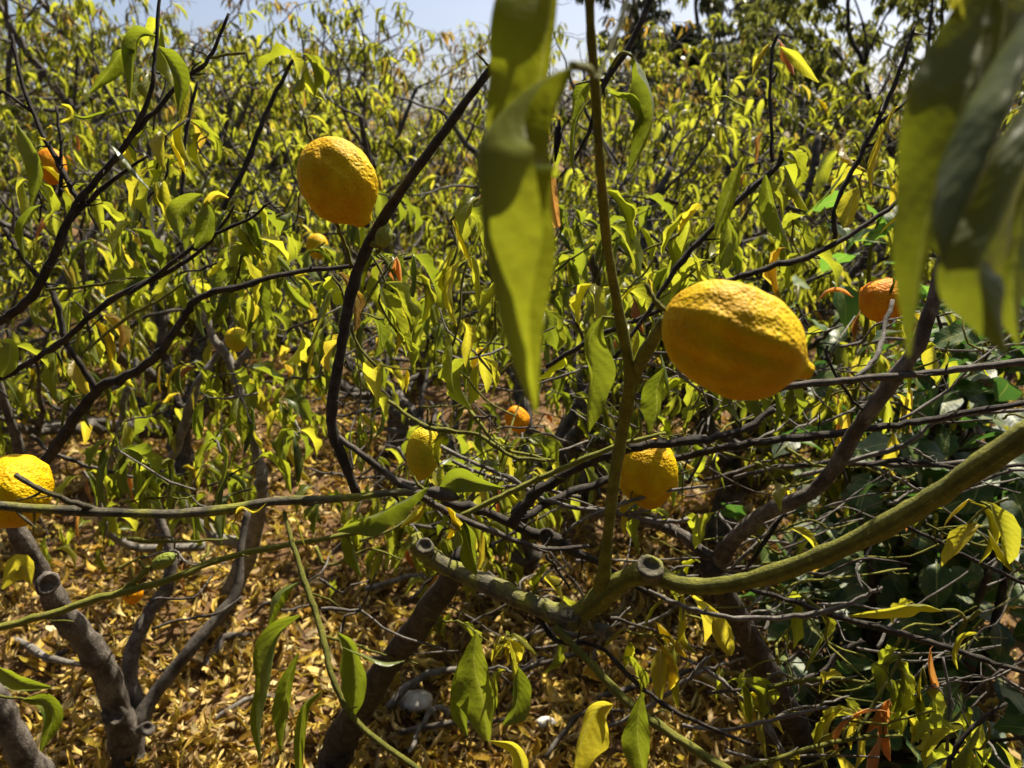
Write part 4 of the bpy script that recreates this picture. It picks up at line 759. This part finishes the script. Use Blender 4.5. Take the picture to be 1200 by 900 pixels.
# ------------------------------------------------------------------ lemons
def lemon(label, stem_px, tip_px, d, width, mat=M_LEM, seed=0, nub=1., lumps=.05, dd=0., ridges=0., group=None, name='lemon', cat='lemon', calyx=True, nr=40, ns=40, blossom=M_LEMO):
    "stem end and tip as picture points; dd tips the axis away from (+) or towards (-) the viewer"
    g = np.random.default_rng(seed); a = P(*stem_px, d-dd/2); b = P(*tip_px, d+dd/2); L = np.linalg.norm(b-a); ax = nrm(b-a)
    r = width*d/FPX/2; n = nrm(np.cross(ax, (.2, .9, .35))); bn = np.cross(ax, n); c = (a+b)/2
    t = thing(name, label, cat, tuple(c), group)
    th = np.linspace(0, 2*math.pi, ns, endpoint=False); V = []
    ph = g.uniform(0, 6.28, 8)
    PT = [(-.5, 0), (-.488, .2), (-.445, .47), (-.34, .77), (-.17, .96), (-.02, 1), (.13, .96), (.26, .82), (.35, .62), (.41, .38), (.445, .23), (.48, .17), (.515, .13), (.53, .005)]
    PE = [(-.5*math.cos(q), math.sin(q)**.9) for q in np.linspace(0, math.pi, len(PT))]; PE[-1] = (.5, .005)
    prof = spline(np.array(PT)*nub+np.array(PE)*(1-nub), 10); fi = np.linspace(0, len(prof)-1, nr+1)
    prof = np.stack([np.interp(fi, np.arange(len(prof)), prof[:, q]) for q in (0, 1)], -1)
    for i in range(nr+1):
        s = i/nr; z, rad = prof[i]; rad = max(rad, .004)*r; z *= L
        env = min(1., rad/r*1.3)
        lm = 1+lumps*env*(.5*np.sin(2*th+ph[0]+s*2)+.45*np.sin(3*th+ph[1]-s*4)+.5*np.sin(5*th+ph[2])*np.sin(s*7+ph[3]))
        for q in range(7):
            dth = (th-ph[4]-q*.898-.25*math.sin(s*4+q*2.1)+math.pi) % (2*math.pi)-math.pi
            lm = lm+ridges*env*(np.exp(-(dth/.15)**2)-.6*np.exp(-((dth-.3)/.13)**2))*(.55+.45*math.sin(q*2.7+s*3))
        lm = lm+lumps*.22*env*(np.sin(9*th+ph[5]+s*11)*np.sin(s*23+ph[6])+np.sin(13*th-s*9+ph[7])*np.sin(s*31))
        lm += g.normal(0, .004, ns)
        V.append(np.outer(np.full(ns, z), ax)+np.outer(np.cos(th)*rad*lm, n)+np.outer(np.sin(th)*rad*lm, bn))
    V = np.concatenate(V); i = np.arange(nr)[:, None]*ns; j = np.arange(ns)[None]; k = (j+1) % ns
    F = np.stack((i+j, i+k, i+k+ns, i+j+ns), -1).reshape(-1, 4)
    link('peel', mk_mesh('peel', V, F, mat), t)
    if calyx:
        z0 = -ax*L*.47; rr = r*.16
        pr_ = [(-.06, .03), (-.05, .25), (.0, .34), (.05, .30), (.1, .1)]
        Vc = np.concatenate([z0-ax*rr*(.2-h*3)*.6+(np.outer(np.cos(th[::4])*rr*q*3.0*(1+.35*np.cos(5*th[::4])), n)+np.outer(np.sin(th[::4])*rr*q*3.0*(1+.35*np.cos(5*th[::4])), bn)) for h, q in pr_]); m_ = len(th[::4])
        i = np.arange(4)[:, None]*m_; j = np.arange(m_)[None]; k = (j+1) % m_
        link('calyx', mk_mesh('calyx', Vc, np.stack((i+j, i+k, i+k+m_, i+j+m_), -1).reshape(-1, 4), M_CUT), t)
    if calyx:
        sq = -ax*L*.49; ps_ = np.array([np.append(sq, .0022), np.append(sq-ax*.009+np.array((0, .002, .003)), .0019), np.append(sq-ax*.016+np.array((0, .006, .011)), .0018)])*((1, 1, 1, 1) if d < 1.4 else (1, 1, 1, 1.2))
        link('stalk', tmesh('stalk', tube(spline(ps_, 4), 7, g, .1, .1), M_STEM), t)
    if nub > .5:
        z1 = ax*L*(.5+.022*nub); q_ = r*.09
        link('blossom_scar', tmesh('blossom_scar', tube(np.array([np.append(z1-ax*q_*1.2, q_*1.25), np.append(z1, q_*1.05), np.append(z1+ax*q_*.6, q_*.8), np.append(z1+ax*q_*1.0, q_*.35)]), 8, g, .15), M_CUT), t)
    return t
LG = 'lemons on the trees'
lemon('big ridged orange-yellow lemon at the end of the green forked branch', (780, 362), (948, 436), .56, 128, M_LEM, 3, 1.0, .07, -.005, .11, LG, nr=64, ns=72)
lemon('bumpy yellow lemon hanging beside the dark slanting branch', (366, 166), (428, 262), .76, 90, M_LEM, 4, .75, .07, .02, .05, LG, nr=64, ns=72)
lemon('knobbly lemon cut by the picture edge above the long level branch', (-8, 540), (32, 612), .84, 92, M_LEM, 5, .4, .09, .03, .03, LG, nr=56, ns=64)
lemon('rough yellow lemon half behind the upright green stem under the big lemon', (753, 514), (764, 594), 1.03, 74, M_LEM, 6, .4, .05, .02, .02, LG, nr=56, ns=64)
lemon('small smooth lemon with a green cast above the knot of twigs', (500, 500), (492, 562), 1.16, 42, M_LEMG, 7, .35, .03, .01, .01, LG)
lemon('orange lemon seen from its stalk end on the pale upright twig', (1044, 342), (1026, 362), 1.08, 55, M_LEMO, 8, .5, .05, .055, .03, LG)
lemon('small lemon hanging below the bumpy yellow lemon', (370, 274), (374, 304), 2.0, 27, M_LEM, 9, .5, .05, 0, 0, LG, nr=24, ns=24)
lemon('shaded orange lemon among the dark twigs at the picture edge', (58, 174), (62, 216), 1.7, 34, M_LEMO, 10, .5, .05, 0, 0, LG, nr=24, ns=24)
lemon('small lemon peeping past the tip of the long hanging leaf', (620, 382), (624, 412), 1.5, 22, M_LEM, 11, .5, .05, 0, 0, LG, nr=24, ns=24)
lemon('shrivelled orange lemon below the tip of the long hanging leaf', (600, 476), (612, 508), 1.3, 26, M_LEMO, 12, .6, .12, 0, .05, LG, nr=24, ns=24)
lemon('small orange lemon hidden behind the yellow-green twig with the fruitlet', (155, 684), (156, 708), 1.5, 24, M_LEMO, 13, .5, .05, 0, 0, LG, nr=24, ns=24)
lemon('unripe greenish lemon on the pale forked limbs', (276, 384), (279, 412), 1.98, 28, M_LEMG, 14, .5, .05, 0, 0, LG, nr=24, ns=24)
lemon('tiny green fruitlet on the yellow-green twig', (178, 664), (207, 650), .785, 17, M_FRUITLET, 15, 1.0, .02, 0, 0, 'green fruitlets', 'lemon_fruitlet', 'fruitlet', nr=24, ns=20)
lemon('tiny round green fruitlet on the dark slanting branch', (446, 290), (454, 264), .785, 20, M_FRUITLET, 16, .8, .02, 0, 0, 'green fruitlets', 'lemon_fruitlet', 'fruitlet', nr=24, ns=20)
lemon('black shrivelled fruitlet on the knot of twigs', (500, 575), (538, 584), .87, 17, M_BARKD, 17, .5, .1, 0, .05, 'green fruitlets', 'lemon_fruitlet', 'fruitlet', nr=20, ns=20)

# ------------------------------------------------------------------ ground pieces
for k, (x, y, s) in enumerate(((488, 828, .035), (420, 842, .02), (640, 850, .018))):
    gs = np.random.default_rng(50+k); c = G(x, y); V = []
    for i in range(9):
        u = i/8*math.pi; th = np.linspace(0, 6.283, 12, endpoint=False); rr = math.sin(u)*(1+gs.normal(0, .08, 12))
        V.append(np.stack((np.cos(th)*rr*s*1.3, np.sin(th)*rr*s, np.full(12, -math.cos(u)*s*.7)), -1))
    V = np.concatenate(V); i = np.arange(8)[:, None]*12; j = np.arange(12)[None]; kk = (j+1) % 12
    o = link('stone', mk_mesh('stone', V, np.stack((i+j, i+kk, i+kk+12, i+j+12), -1).reshape(-1, 4), M_STONE)); o.location = c+np.array((0, 0, s*.45))
    tag(o, ['pale rounded stone beside the dark forked trunk', 'small grey stone in the litter near the limp shoot', 'small grey stone in the litter below the dark hanging leaves'][k], 'stone', 'stones in the litter')
FT = [(455, 840, 560, 800), (470, 870, 600, 860), (530, 850, 480, 900), (600, 800, 700, 790), (250, 860, 340, 830), (60, 790, 110, 770), (430, 700, 560, 690), (640, 900, 740, 850), (580, 770, 680, 760), (700, 830, 820, 800), (20, 760, 120, 800), (240, 800, 300, 760)]
for k, (x0, y0, x1, y1) in enumerate(FT):
    a, b = G(x0, y0), G(x1, y1); a[2] += .03; b[2] += .045; mm = (a+b)/2+np.array((grn.normal(0, .03), grn.normal(0, .03), .03)); r_ = grn.uniform(.006, .012)
    o = link('fallen_branch', tmesh('fallen_branch', tube(spline(np.array([np.append(a, r_), np.append(mm, r_*.9), np.append(b, r_*.6)]), 5), 8, grn, .12, .12), M_BARK if k % 2 else M_PALE))
    tag(o, 'dead '+('grey' if k % 2 else 'pale')+' branch lying in the litter '+['beside the pale rounded stone', 'across the foot of the dark forked trunk', 'below the pale rounded stone', 'behind the dark hanging leaves', 'beside the limp hanging shoot', 'behind the trunk with the sawn knob', 'behind the dark forked trunk', 'under the bright drooping leaf', 'behind the limp young tuft', 'under the straight green-grey twig', 'beside the trunk with the sawn knob', 'between the grey trunk and the limp shoot'][k], 'branch', 'fallen branches in the litter')
